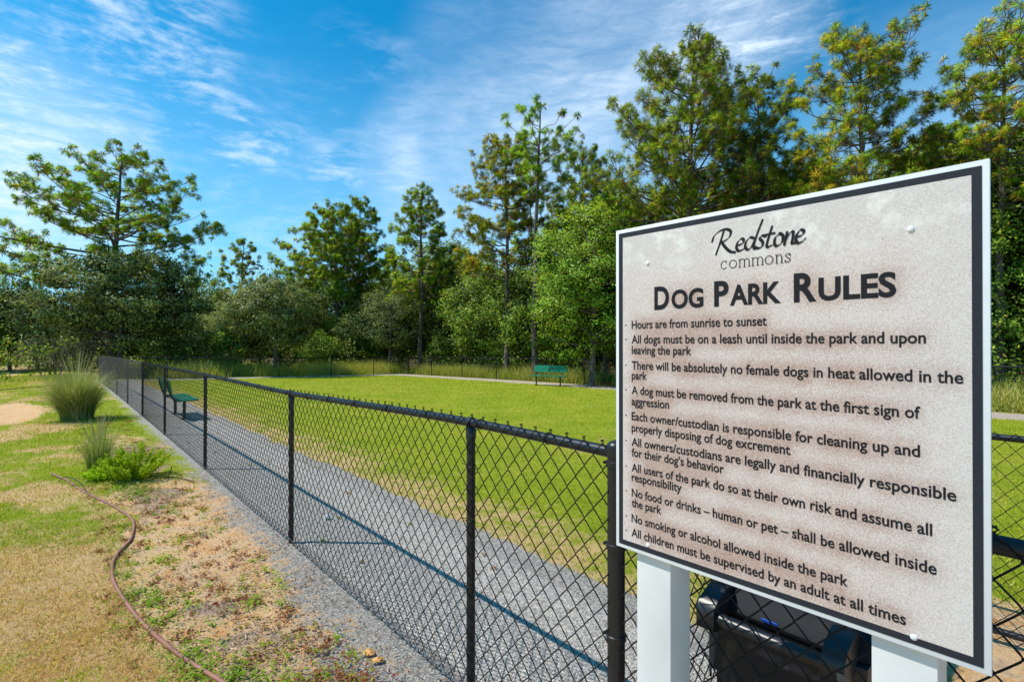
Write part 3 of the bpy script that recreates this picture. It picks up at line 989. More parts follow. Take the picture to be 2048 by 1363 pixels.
def bez_smooth(pts, n=8):
    p = np.array(pts, float); p = np.vstack([2 * p[0] - p[1], p, 2 * p[-1] - p[-2]])
    out = []
    for i in range(1, len(p) - 2):
        for t in np.linspace(0, 1, n, endpoint=False):
            a, b_, c, d = p[i - 1], p[i], p[i + 1], p[i + 2]
            out.append(.5 * ((2 * b_) + (-a + c) * t + (2 * a - 5 * b_ + 4 * c - d) * t * t + (-a + 3 * b_ - 3 * c + d) * t ** 3))
    out.append(p[-2]); return np.array(out)


def ribbon(g, pts, nib, ang, thin, y0):
    p = np.array(pts); t = np.gradient(p, axis=0); t /= np.linalg.norm(t, axis=1)[:, None] + 1e-9
    nr = np.stack([-t[:, 1], t[:, 0]], -1)
    nv = np.array([math.cos(ang), math.sin(ang)])
    w = np.abs(nr @ nv) * nib + thin
    L_ = p + nr * w[:, None] / 2; R_ = p - nr * w[:, None] / 2
    n = len(p)
    V = np.vstack([np.column_stack([L_[:, 0], np.full(n, y0), L_[:, 1]]), np.column_stack([R_[:, 0], np.full(n, y0), R_[:, 1]])])
    i = np.arange(n - 1)
    g.add(V, np.stack([i, i + 1, n + i + 1, n + i], -1))
    for e in (0, -1):     # round ends
        th = np.linspace(0, 6.283, 9)[:-1]; r = w[e] / 2
        c = p[e]; g.add(np.column_stack([c[0] + np.cos(th) * r, np.full(8, y0 - .00005 - .00002 * e), c[1] + np.sin(th) * r]), [list(range(8))])


def text_mesh(body, x0, x1, base, cap, bold, y0):
    cu = bpy.data.curves.new('t', 'FONT'); cu.body = body; cu.size = 1.0; cu.offset = bold; cu.resolution_u = 4
    o = bpy.data.objects.new('t', cu); COL.objects.link(o)
    dg = bpy.context.evaluated_depsgraph_get(); dg.update()
    me = bpy.data.meshes.new_from_object(o.evaluated_get(dg))
    n = len(me.vertices); co = np.empty(n * 3, np.float32); me.vertices.foreach_get('co', co); co = co.reshape(-1, 3)
    sx = (x1 - x0) / (co[:, 0].max() - co[:, 0].min())
    sy = cap / CAPH
    nx = x0 + (co[:, 0] - co[:, 0].min()) * sx; nz = base + co[:, 1] * sy
    me.vertices.foreach_set('co', np.column_stack([nx, np.full(n, y0), nz]).astype(np.float32).ravel())
    bpy.data.objects.remove(o); bpy.data.curves.remove(cu)
    me.materials.clear(); me.materials.append(M_PRINTK); me.update()
    return me


def cap_height():
    cu = bpy.data.curves.new('t', 'FONT'); cu.body = 'H'; cu.size = 1.0
    o = bpy.data.objects.new('t', cu); COL.objects.link(o)
    dg = bpy.context.evaluated_depsgraph_get(); dg.update()
    me = bpy.data.meshes.new_from_object(o.evaluated_get(dg))
    h = max(v.co.y for v in me.vertices); bpy.data.objects.remove(o); return h


CAPH = cap_height()


def sign_face_mat():
    m, nt, b = new_mat('weathered sign print')
    N, L = nt.nodes, nt.links
    tc = N.new('ShaderNodeTexCoord'); P = tc.outputs['Object']

    def noise(sc, dt=6, ro=.6):
        n = N.new('ShaderNodeTexNoise'); n.inputs['Scale'].default_value = sc; n.inputs['Detail'].default_value = dt; n.inputs['Roughness'].default_value = ro
        L.new(P, n.inputs['Vector']); return n.outputs['Fac']
    sp = noise(520, 3, .7)
    at = N.new('ShaderNodeAttribute'); at.attribute_name = 'halo'
    big = noise(5, 6, .6)
    # speckle density grows near the lettering and towards the left
    ad = N.new('ShaderNodeMath'); ad.operation = 'MULTIPLY_ADD'; L.new(at.outputs['Fac'], ad.inputs[0]); ad.inputs[1].default_value = .19; L.new(sp, ad.inputs[2])
    ad2 = N.new('ShaderNodeMath'); ad2.operation = 'MULTIPLY_ADD'; L.new(big, ad2.inputs[0]); ad2.inputs[1].default_value = .14; L.new(ad.outputs[0], ad2.inputs[2])
    c = ramp(nt, ad2.outputs[0], [(.42, (.75, .695, .645)), (.56, (.69, .60, .545)), (.70, (.54, .41, .355)), (.84, (.42, .26, .20)), (.98, (.20, .10, .07))])
    # pale worn scuffs near the top
    sc = noise(13, 8, .7)
    sx = N.new('ShaderNodeSeparateXYZ'); L.new(P, sx.inputs[0])
    mr = N.new('ShaderNodeMapRange'); mr.inputs['From Min'].default_value = .74; mr.inputs['From Max'].default_value = .84; L.new(sx.outputs['Z'], mr.inputs['Value'])
    mr2 = N.new('ShaderNodeMapRange'); mr2.inputs['From Min'].default_value = .50; mr2.inputs['From Max'].default_value = .62; mr2.inputs['To Max'].default_value = .85; L.new(sc, mr2.inputs['Value'])
    mu = N.new('ShaderNodeMath'); mu.operation = 'MULTIPLY'; L.new(mr.outputs[0], mu.inputs[0]); L.new(mr2.outputs[0], mu.inputs[1])
    mx = N.new('ShaderNodeMixRGB'); L.new(mu.outputs[0], mx.inputs[0]); L.new(c, mx.inputs[1]); mx.inputs[2].default_value = (.84, .81, .75, 1)
    # greyer band across the top and down the right
    gr = N.new('ShaderNodeMath'); gr.operation = 'MAXIMUM'
    g1 = N.new('ShaderNodeMapRange'); g1.inputs['From Min'].default_value = .74; g1.inputs['From Max'].default_value = .9; g1.inputs['To Max'].default_value = .6; L.new(sx.outputs['Z'], g1.inputs['Value'])
    g2 = N.new('ShaderNodeMapRange'); g2.inputs['From Min'].default_value = .6; g2.inputs['From Max'].default_value = .78; g2.inputs['To Max'].default_value = .5; L.new(sx.outputs['X'], g2.inputs['Value'])
    L.new(g1.outputs[0], gr.inputs[0]); L.new(g2.outputs[0], gr.inputs[1])
    mx2 = N.new('ShaderNodeMixRGB'); L.new(gr.outputs[0], mx2.inputs[0]); L.new(c, mx2.inputs[1])
    gsp = ramp(nt, sp, [(.4, (.70, .68, .655)), (.62, (.57, .525, .48))]); L.new(gsp, mx2.inputs[2])
    nt.links.new(mx2.outputs[0], mx.inputs[1]); L.new(mx.outputs[0], b.inputs['Base Color'])
    b.inputs['Roughness'].default_value = .5; b.inputs['Specular IOR Level'].default_value = .3
    bp = N.new('ShaderNodeBump'); bp.inputs['Strength'].default_value = .12; bp.inputs['Distance'].default_value = .002
    L.new(sp, bp.inputs['Height']); L.new(bp.outputs[0], b.inputs['Normal'])
    return m


def build_sign():
    Pl = (.3318 * .914, 1.633 * .914, 1.047)
    root = thing('rules_sign', 'large weathered dog park rules board with white edging on two white posts', 'sign', (Pl[0], Pl[1], 0), SIGN_RZ)
    zb = 1.047
    # local: x right, y into the sign's back, z up
    g = Geo(); g.box((SIGN_W / 2, .006, zb + SIGN_H / 2), (SIGN_W, .012, SIGN_H), .0015)
    board = link('board', g.mesh('board', M_EDGE, True), root)
    # charcoal border: four strips proud of the board
    g = Geo(); e0, e1 = .0105, .0245; yb = -.0008
    for (xa, xb, za, zc) in ((e0, SIGN_W - e0, e0, e1), (e0, SIGN_W - e0, SIGN_H - e1, SIGN_H - e0), (e0, e1, e1, SIGN_H - e1), (SIGN_W - e1, SIGN_W - e0, e1, SIGN_H - e1)):
        g.add([[xa, yb, zb + za], [xb, yb, zb + za], [xb, yb, zb + zc], [xa, yb, zb + zc]], [[0, 1, 2, 3]])
    link('border', g.mesh('border', M_BORDER), board)
    y0 = -.0014
    lines = [("Hours are from sunrise to sunset", .0545, .4215, .628), ("All dogs must be on a leash until inside the park and upon", .0545, .7103, .587),
             ("leaving the park", .0545, .2355, .5568), ("There will be absolutely no female dogs in heat allowed in the", .0545, .7636, .5137),
             ("park", .0545, .1039, .4857), ("A dog must be removed from the park at the first sign of", .0545, .7014, .4437), ("aggression", .0540, .1717, .4125),
             ("Each owner/custodian is responsible for cleaning up and", .0540, .7008, .3705), ("properly disposing of dog excrement", .0540, .4714, .338),
             ("All owners/custodians are legally and financially responsible", .0540, .7533, .298), ("for their dog\u2019s behavior", .0540, .3204, .268),
             ("All users of the park do so at their own risk and assume all", .0540, .7186, .2256), ("responsibility", .0540, .2077, .1985),
             ("No food or drinks \u2013 human or pet \u2013 shall be allowed inside", .0540, .7249, .1547), ("the park", .0540, .1480, .126),
             ("No smoking or alcohol allowed inside the park", .0535, .5820, .0826), ("All children must be supervised by an adult at all times", .0535, .6786, .0423)]
    dens = []
    for body, a, b_, base in lines:
        me = text_mesh(body, a, b_, zb + base, .0222, .017, y0)
        o = link('lettering', me, board); o['label'] = 'dark printed rule line: ' + body
        co = np.empty(len(me.vertices) * 3, np.float32); me.vertices.foreach_get('co', co); dens.append(co.reshape(-1, 3)[:, [0, 2]] - [0, zb])
    for body, a, b_, base, cap in [("D", .1275, .1722, .680, .0578), ("OG", .1790, .2682, .680, .0455), ("P", .2963, .3330, .680, .0578), ("ARK", .3360, .4530, .680, .0455),
                                   ("R", .4795, .5250, .680, .0590), ("ULES", .5285, .6650, .680, .0455)]:
        me = text_mesh(body, a, b_, zb + base, cap, .032, y0)
        o = link('heading_letter', me, board); o['label'] = 'heavy dark heading letters ' + body
        co = np.empty(len(me.vertices) * 3, np.float32); me.vertices.foreach_get('co', co)
        co = co.reshape(-1, 3)[:, [0, 2]] - [0, zb]
        w = np.repeat(co, 3, 0) + rng.normal(0, .006, (len(co) * 3, 2)); dens.append(w)
    # script name
    R = [[(30, 55), (22, 30), (10, -1)], [(0, 32), (6, 46), (20, 56), (36, 58), (47, 51), (44, 38), (32, 30), (20, 27)], [(24, 29), (34, 14), (46, 2), (57, -1)],
         [(64, 14), (76, 18), (78, 26), (72, 29), (64, 22), (61, 10), (66, 1), (76, 3), (84, 9)],
         [(101, 27), (93, 29), (84, 20), (82, 8), (88, 1), (96, 6), (105, 24)], [(122, 66), (110, 36), (102, 10), (104, 1), (110, 3)],
         [(128, 27), (120, 29), (116, 23), (122, 14), (120, 4), (112, 1), (106, 4)],
         [(143, 47), (135, 22), (131, 6), (134, 1), (142, 4)], [(123, 29), (148, 31)],
         [(160, 28), (150, 20), (148, 6), (154, 1), (164, 8), (166, 22), (160, 28)],
         [(175, 29), (171, 12), (169, 1)], [(170, 8), (179, 24), (187, 28), (187, 16), (185, 3), (191, 2)],
         [(195, 14), (206, 18), (209, 26), (202, 29), (195, 20), (193, 8), (198, 1), (207, 4), (213, 10)]]
    g = Geo()
    for i, st in enumerate(R):
        p = bez_smooth(st, 7) / 1000.; p = p + [.291, zb + .8075]
        ribbon(g, p, .0062, math.radians(40), .0014, y0 - .00004 * i)
    o = link('script_lettering', g.mesh('script_lettering', M_PRINTK), board); o['label'] = 'calligraphic script word Redstone'
    # thin slab letters
    g = Geo(); cx = 313.5; bl = 769.0

    def arc(cx_, cy, rx, ry, a0, a1, n=16):
        t = np.radians(np.linspace(a0, a1, n)); return np.column_stack([cx_ + rx * np.cos(t), cy + ry * np.sin(t)])
    th = 1.5; H = 19.0; q = 0

    def st(p):
        nonlocal q
        p = np.array(p, float) / 1000.; p[:, 1] += zb + bl / 1000; p[:, 0] += cx / 1000
        ribbon(g, p, .0004, 0, th / 1000, y0 - .00003 * q); q += 1
    for ch in 'commons':
        if ch == 'c': st(arc(8, H / 2, 7.5, H / 2, 50, 320)); st([(13.5, 14), (13.5, 19)]); cx += 21.5
        elif ch == 'o': st(arc(8.5, H / 2, 8.5, H / 2, 0, 360, 24)); cx += 22.5
        elif ch in 'mn':
            k = 2 if ch == 'm' else 1
            st([(2.5, 0), (2.5, H - .5)]); st([(0, 0), (5, 0)]); st([(0, H - .5), (2.5, H - .5)])
            for j in range(k):
                x_ = 2.5 + 11 * j
                st(np.vstack([arc(x_ + 5.5, H - 6, 5.5, 6, 180, 0, 10), [(x_ + 11, 0)]])); st([(x_ + 8.7, 0), (x_ + 13.3, 0)])
            cx += 30.5 if ch == 'm' else 20.5
        elif ch == 's':
            st(bez_smooth([(10, 14.5), (8, 18.5), (3, 18), (1.5, 14), (5, 10.5), (9.5, 8), (10.5, 4), (6.5, .3), (2, 1), (.5, 4.5)], 5)); st([(10.4, 13.6), (10.4, 18.8)]); st([(.4, .3), (.4, 5)])
    o = link('slab_lettering', g.mesh('slab_lettering', M_PRINTK), board); o['label'] = 'thin typewriter style word commons'
    # bullets
    for zb_ in (.6355, .5945, .5210, .4510, .3790, .3065, .2340, .1630, .0910, .0505):
        g = Geo(); t = np.arange(10) * .6283
        g.add(np.column_stack([.0352 + np.cos(t) * .0022, np.full(10, y0), zb + zb_ + .003 + np.sin(t) * .0022]), [list(range(10))])
        link('bullet', g.mesh('bullet', M_PRINTK), board)
    # the printed panel with its brown halo round the letters
    nx, nz = 132, 152
    pts = np.concatenate(dens)
    H2, _, _ = np.histogram2d(pts[:, 0], pts[:, 1], bins=(nx, nz), range=((0, SIGN_W), (0, SIGN_H)))
    H2 = np.minimum(H2, 5)
    for _ in range(3):
        for ax in (0, 1):
            H2 = sum(np.roll(H2, k, ax) for k in range(-2, 3)) / 5.
    Hh = np.clip(H2 / 1.5, 0, 1) ** .8
    xs = np.linspace(e1, SIGN_W - e1, nx); zs = np.linspace(e1, SIGN_H - e1, nz)
    X, Z = np.meshgrid(xs, zs, indexing='ij')
    ix = np.clip((X / SIGN_W * nx).astype(int), 0, nx - 1); iz = np.clip((Z / SIGN_H * nz).astype(int), 0, nz - 1)
    halo = Hh[ix, iz]
    idx = np.arange(nx * nz).reshape(nx, nz)
    f = np.stack([idx[:-1, :-1], idx[1:, :-1], idx[1:, 1:], idx[:-1, 1:]], -1).reshape(-1, 4)
    v = np.stack([X, np.full_like(X, -.0008), Z], -1).reshape(-1, 3)
    me = make_mesh('printed_face', v, f, sign_face_mat(), pattrs={'halo': halo.ravel()})
    link('printed_face', me, board, (0, 0, zb))
    # rivets
    for (x, z) in ((.1061, .8070), (.6877, .8064), (.1061, .0305), (.6906, .0240)):
        g = Geo(); r = .0062
        prof = [(r * math.cos(a), r * .5 * math.sin(a)) for a in np.linspace(0, math.pi / 2, 6)]
        g.lathe(prof, 16); me = g.mesh('rivet', M_RIVET, True)
        o = link('rivet', me, board, (x, -.0008, zb + z)); o.rotation_euler = (math.pi / 2, 0, 0)
    # small pale dents in the panel near the top
    # posts
    for xa in (.0610, .6190):
        g = Geo(); g.box((xa + .0525, .0145 + .0525, .95), (.105, .105, 1.9), .0018)
        p = link('sign_post', g.mesh('sign_post', M_WHITE, True), root)
        g = Geo(); g.box((xa + .0525, .0145 + .0525, 1.905), (.115, .115, .012), .003)
        link('post_cap', g.mesh('post_cap', M_WHITE, True), p)


build_sign()


# ------------------------------------------------------------------ rubbish bin behind the fence
def build_bin():
    sx, sy = SD(.66, 1.62)
    root = thing('wheeled_bin', 'black plastic rubbish bin with hinged lid behind the fence under the sign', 'bin', (sx, sy, zgf(sx, sy)), RZ)
    g = Geo(); g.box((0, .33, .36), (.44, .46, .64), .03, .82)
    body = link('body', g.mesh('body', M_BINB, True), root)
    g = Geo(); g.box((0, .33, .70), (.49, .52, .05), .014)
    link('rim', g.mesh('rim', M_BINB, True), body)
    # scalloped grips on the back
    g = Geo()
    for x in (-.15, 0, .15):
        g.box((x, .085, .52), (.10, .03, .26), .014)
    link('grip_ribs', g.mesh('grip_ribs', M_BINB, True), body)
    # lid: domed grid, front lip
    nx, ny = 22, 18
    X, Y = np.meshgrid(np.linspace(-.275, .275, nx), np.linspace(.075, .64, ny), indexing='ij')
    ex = np.clip((.275 - np.abs(X)) / .05, 0, 1); ey = np.clip(np.minimum(Y - .075, .64 - Y) / .05, 0, 1)
    Z = .745 + .045 * np.sin(ex * math.pi / 2) * np.sin(ey * math.pi / 2) + .035 * np.sin((Y - .075) / .565 * math.pi) - .004
    Z += .008 * sst(.16, .15, np.abs(X)) * ey
    # round plan corners
    cr = (np.abs(X) / .275) ** 6 + (np.abs((Y - .36) / .285)) ** 6
    sc = np.where(cr > 1, cr ** (-1 / 6.), 1)
    X = X * sc; Y = .36 + (Y - .36) * sc
    top = np.stack([X, Y, Z], -1).reshape(-1, 3); bot = top.copy(); bot[:, 2] = np.minimum(bot[:, 2] - .012, 9)
    idx = np.arange(nx * ny).reshape(nx, ny)
    f = np.stack([idx[:-1, :-1], idx[1:, :-1], idx[1:, 1:], idx[:-1, 1:]], -1).reshape(-1, 4)
    g = Geo(); g.add(top, f); g.add(bot, f)
    loop = list(idx[:, 0]) + list(idx[-1, 1:]) + list(idx[-2::-1, -1]) + list(idx[0, -2:0:-1])
    lp = np.array(loop); a = top[lp]; b_ = a.copy(); b_[:, 2] = .728
    n = len(lp); i = np.arange(n)
    g.add(np.vstack([a, b_]), np.stack([i, (i + 1) % n, n + (i + 1) % n, n + i], -1))
    lid = link('lid', g.mesh('lid', M_LID, True), root)
    g = Geo(); g.box((-.02, .35, .826), (.16, .14, .003), .001)
    link('handle_lip', g.mesh('handle_lip', M_BINB, True), lid)
    # rear handle bar and hinge lugs
    g = Geo(); g.tube([(-.16, .0, .735), (-.05, -.004, .735), (.05, -.004, .735), (.16, 0, .735)], .019, 14)
    link('handle_bar', g.mesh('handle_bar', M_BINB, True), root)
    for x in (-.185, .185):
        g = Geo()
        prof = [(-.03, .70), (-.028, .765), (.0, .79), (.07, .815), (.12, .80), (.11, .74), (.05, .70), (0, .69)]
        n = len(prof); A = np.array([[x - .03, p[0], p[1]] for p in prof]); B_ = A.copy(); B_[:, 0] += .06
        g.add(A, [list(range(n))]); g.add(B_, [list(range(n))]); i = np.arange(n)
        g.add(np.vstack([A, B_]), np.stack([i, (i + 1) % n, n + (i + 1) % n, n + i], -1))
        link('hinge_bracket', g.mesh('hinge_bracket', M_BINB), root)
    g = Geo(); g.box((-.02, .068, .752), (.05, .004, .010), .001)
    link('blue_sticker', g.mesh('blue_sticker', M_BLUE), body)
    g = Geo(); g.box((.21, -.0325, .72), (.025, .003, .045), .001)
    link('tan_sticker', g.mesh('tan_sticker', M_LABEL), root)
    # bag film hanging out round the rim
    nb = 90; th = np.linspace(0, 2 * math.pi, nb, endpoint=False)
    rows = []
    for k in range(6):
        zz = .716 - .045 * k - .03 * (k == 5) * np.sin(th * 7)
        rr = 1 + .012 * np.sin(th * 23 + k) + .02 * np.sin(th * 9 + k * .4) + .012 * k * .4
        px = np.sign(np.cos(th)) * np.abs(np.cos(th)) ** .35 * .255 * rr; py = .33 + np.sign(np.sin(th)) * np.abs(np.sin(th)) ** .35 * .262 * rr
        rows.append(np.column_stack([px, py, zz * np.ones(nb)]))
    V = np.concatenate(rows); i = np.arange(5)[:, None] * nb; j = np.arange(nb)[None]
    g = Geo(); g.add(V, np.stack([i + j, i + (j + 1) % nb, i + nb + (j + 1) % nb, i + nb + j], -1).reshape(-1, 4))
    bag = link('bin_bag', g.mesh('bin_bag', M_BAG, True), root)
    bag['label'] = 'black bin liner hanging out in folds round the rim'; bag['category'] = 'bin bag'
    bag.parent = None; bag.location = root.location; bag.rotation_euler = root.rotation_euler
    # wheels
    for x in (-.22, .22):
        g = Geo(); g.tube([(x - .02, .13, .1), (x + .02, .13, .1)], .1, 18)
        link('wheel', g.mesh('wheel', M_BINB, True), root)
    # timber post
    px, py = SD(.42, 2.02)
    g = Geo(); g.box((0, 0, .31), (.09, .09, .66), .004)
    o = link('timber_post', g.mesh('timber_post', M_WOOD, True), None, (px, py, zgf(px, py))); o.rotation_euler = (0, 0, RZ)
    o['label'] = 'short yellowish timber post just right of the black bin'; o['category'] = 'post'


build_bin()


# ------------------------------------------------------------------ benches
def curve_panel(outer, holes, thick, mat, name):
    cu = bpy.data.curves.new(name, 'CURVE'); cu.dimensions = '2D'; cu.fill_mode = 'BOTH'; cu.extrude = thick / 2
    for pl in [outer] + holes:
        sp = cu.splines.new('POLY'); sp.points.add(len(pl) - 1)
        for p, q in zip(sp.points, pl): p.co = (q[0], q[1], 0, 1)
        sp.use_cyclic_u = True
    o = bpy.data.objects.new(name, cu); COL.objects.link(o)
    dg = bpy.context.evaluated_depsgraph_get(); dg.update()
    me = bpy.data.meshes.new_from_object(o.evaluated_get(dg)); bpy.data.objects.remove(o); bpy.data.curves.remove(cu)
    me.materials.clear(); me.materials.append(mat)
    return me


def rrect(w, h, r, n=5):
    P = []
    for cx_, cy, a0 in ((w / 2 - r, h / 2 - r, 0), (-w / 2 + r, h / 2 - r, 90), (-w / 2 + r, -h / 2 + r, 180), (w / 2 - r, -h / 2 + r, 270)):
        for k in range(n + 1):
            a = math.radians(a0 + 90 * k / n); P.append((cx_ + r * math.cos(a), cy + r * math.sin(a)))
    return P


def circ(x, y, r, ry=None, n=8):
    return [(x + r * math.cos(k * 6.2832 / n), y + (ry or r) * math.sin(k * 6.2832 / n)) for k in range(n)]


def bone(x, y, L_, r, a=0.0):
    P = []
    for k in range(20):
        t = k / 20 * 6.2832; c, s_ = math.cos(t), math.sin(t)
        px = L_ * c; rr = r * (.45 + .9 * (abs(c) > .72)); py = rr * s_ / max(abs(s_), .35) if abs(c) < .72 else r * 1.3 * s_ / .69
        P.append((x + px * math.cos(a) - py * math.sin(a), y + px * math.sin(a) + py * math.cos(a)))
    return P


def make_bench(label, loc, rz):
    root = thing('park_bench', label, 'bench', loc, rz, 'green benches in the dog run')
    w = 1.72
    # front = +y. seat: slats running lengthways
    for k in range(5):
        g = Geo(); g.box((0, -.13 + .082 * k, .435 - .012 * math.sin(k / 4 * math.pi)), (w, .068, .028), .008)
        link('seat_slat', g.mesh('seat_slat', M_GREEN, True), root)
    g = Geo()
    g.tube([(-w / 2, -.17, .425), (-w / 2, .22, .425)], .016, 8); g.tube([(w / 2, -.17, .425), (w / 2, .22, .425)], .016, 8)
    link('seat_frame', g.mesh('seat_frame', M_GREEN, True), root)
    holes = []
    for cx_ in (-.32, .32):
        holes.append(circ(cx_, -.03, .035, .028)); holes += [circ(cx_ + dx, .035 + dy, .012, .016) for dx, dy in ((-.04, -.012), (-.014, .012), (.014, .012), (.04, -.012))]
    holes += [bone(-.56, -.01, .07, .016, .3), bone(.56, -.01, .07, .016, -.3), bone(-.13, -.02, .045, .014, .5), circ(.03, 0, .045, .05), circ(.15, 0, .035, .04),
              circ(-.72, .03, .016), circ(.72, .03, .016), circ(-.70, -.05, .014), circ(.70, -.05, .014)]
    me = curve_panel(rrect(1.62, .30, .06), holes, .022, M_GREEN, 'back_panel')
    o = link('backrest', me, root, (0, -.285, .74)); o.rotation_euler = (math.radians(90 - 12), 0, math.pi)
    for x in (-.59, .59):
        g = Geo(); g.tube([(x, 0, -.06), (x, 0, .41)], .032, 12)
        leg = link('leg', g.mesh('leg', M_BLACK, True), root)
        g = Geo(); g.tube([(x, .20, .405), (x, -.12, .40), (x, -.19, .42), (x, -.235, .50), (x, -.30, .70), (x, -.325, .86)], .02, 10)
        link('back_support', g.mesh('back_support', M_BLACK, True), root)
        g = Geo(); g.box((x, 0, .004), (.14, .14, .01), .002)
        link('foot_plate', g.mesh('foot_plate', M_BLACK), leg)
    return root


bx, by = SD(13.85, 2.06)
make_bench('green slatted bench beside the fence seen from its end through the mesh', (bx, by, zgf(bx, by) + .012), RZ)
make_bench('green bench across the lawn with paw cutouts in its back, facing the camera', (1.63, 23.1, zgf(1.63, 23.1) + .01), math.radians(180 - 28))


# ------------------------------------------------------------------ hose and small things
def px_ground(px, py, z=0.0):
    Z = 1024 * (CAM_H - z) / (py - 686); return ((px - 1024) / 1024 * Z, Z)


def build_small():
    hp = [(104, 946), (112, 950), (140, 962), (165, 980), (205, 1000), (243, 1021), (263, 1036), (269, 1050), (262, 1080), (235, 1110), (226, 1132), (228, 1160), (240, 1186), (268, 1225), (310, 1268), (370, 1318), (440, 1363), (520, 1412)]
    w = [px_ground(*p) for p in hp]
    P = bez_smooth([(a, b_, zgf(a, b_) + .013 + .004 * math.sin(i * 1.7)) for i, (a, b_) in enumerate(w)], 8)
    g = Geo(); g.tube(P, .0115, 10)
    o = link('garden_hose', g.mesh('garden_hose', M_HOSE, True)); o['label'] = 'reddish brown hose snaking over dry grass and sand at lower left'; o['category'] = 'hose'
    a = px_ground(118, 962); b_ = px_ground(178, 985)
    A = np.array([a[0], a[1], 0]); B_ = np.array([b_[0], b_[1], 0])
    P = [A + (B_ - A) * t + np.array([0, 0, .10 * math.sin(math.pi * min(1, t * 1.05)) ** .6]) for t in np.linspace(0, 1, 16)]
    g = Geo(); g.tube(np.array(P), .005, 6)
    o = link('drip_tube', g.mesh('drip_tube', M_TUBE, True)); o['label'] = 'thin black tube arching over the near end of the brown hose'; o['category'] = 'tube'
    tw = [[(300, 958), (345, 952), (388, 962)], [(335, 955), (345, 942), (348, 930)], [(0, 772), (50, 768), (95, 765)]]
    labs = ['thin dark twig lying beside the yellow green weed clump', 'short forked twig sticking up beside the weed clump', 'dark branch lying on the bare sand far left']
    for pl, lb in zip(tw, labs):
        P = [px_ground(*p) for p in pl]; P = [(a, b_, zgf(a, b_) + .012 + (.09 * i if 'sticking' in lb else 0)) for i, (a, b_) in enumerate(P)]
        if 'sticking' in lb: P = [(P[0][0], P[0][1], .01), (P[0][0] + .03, P[0][1], .06), (P[0][0] + .05, P[0][1] + .01, .13)]
        g = Geo(); g.tube(bez_smooth(P, 5), .006 if 'far' not in lb else .02, 5)
        o = link('fallen_twig', g.mesh('fallen_twig', M_TWIG, True)); o['label'] = lb; o['category'] = 'twig'
    P = [px_ground(*p) for p in ((565, 1277), (585, 1270), (600, 1262), (606, 1250))]
    g = Geo(); g.tube(bez_smooth([(a, b_, .022) for a, b_ in P], 5), .0028, 5)
    o = link('fallen_twig', g.mesh('fallen_twig', M_TWIG, True)); o['label'] = 'curved pale twig on the gravel near the foot of the fence'; o['category'] = 'twig'
    # scrap of clear plastic on the path
    c = px_ground(655, 1037); g = Geo()
    g.lathe([(0, .024), (.018, .022), (.026, .012), (.03, .0)], 9); v = g.v[0]; v += rng.normal(0, .003, v.shape); v[:, 2] = np.abs(v[:, 2])
    o = link('plastic_scrap', g.mesh('plastic_scrap', M_CLEAR), None, (c[0], c[1], .014)); o['label'] = 'small crumpled pale scrap on the gravel inside the fence'; o['category'] = 'litter'
    # orange clods
    for i, (px, py, lb) in enumerate([(738, 1306, 'larger orange clod of clay on the gravel at the bottom'), (757, 1322, 'smaller orange clod of clay right of the larger one')]):
        c = px_ground(px, py); g = Geo(); g.lathe([(0, .007), (.012, .006), (.022, .003), (.028, -.002)], 12); v = g.v[0]; v[:, :2] += rng.normal(0, .005, (len(v), 2)); v[:, 2] += rng.normal(0, .002, len(v))
        o = link('clay_clod', g.mesh('clay_clod', simple('orange clay %d' % i, (.70, .36, .12), .95, 0, .1, (60, .8)), False), None, (c[0], c[1], .016)); o['label'] = lb; o['category'] = 'clod'


build_small()


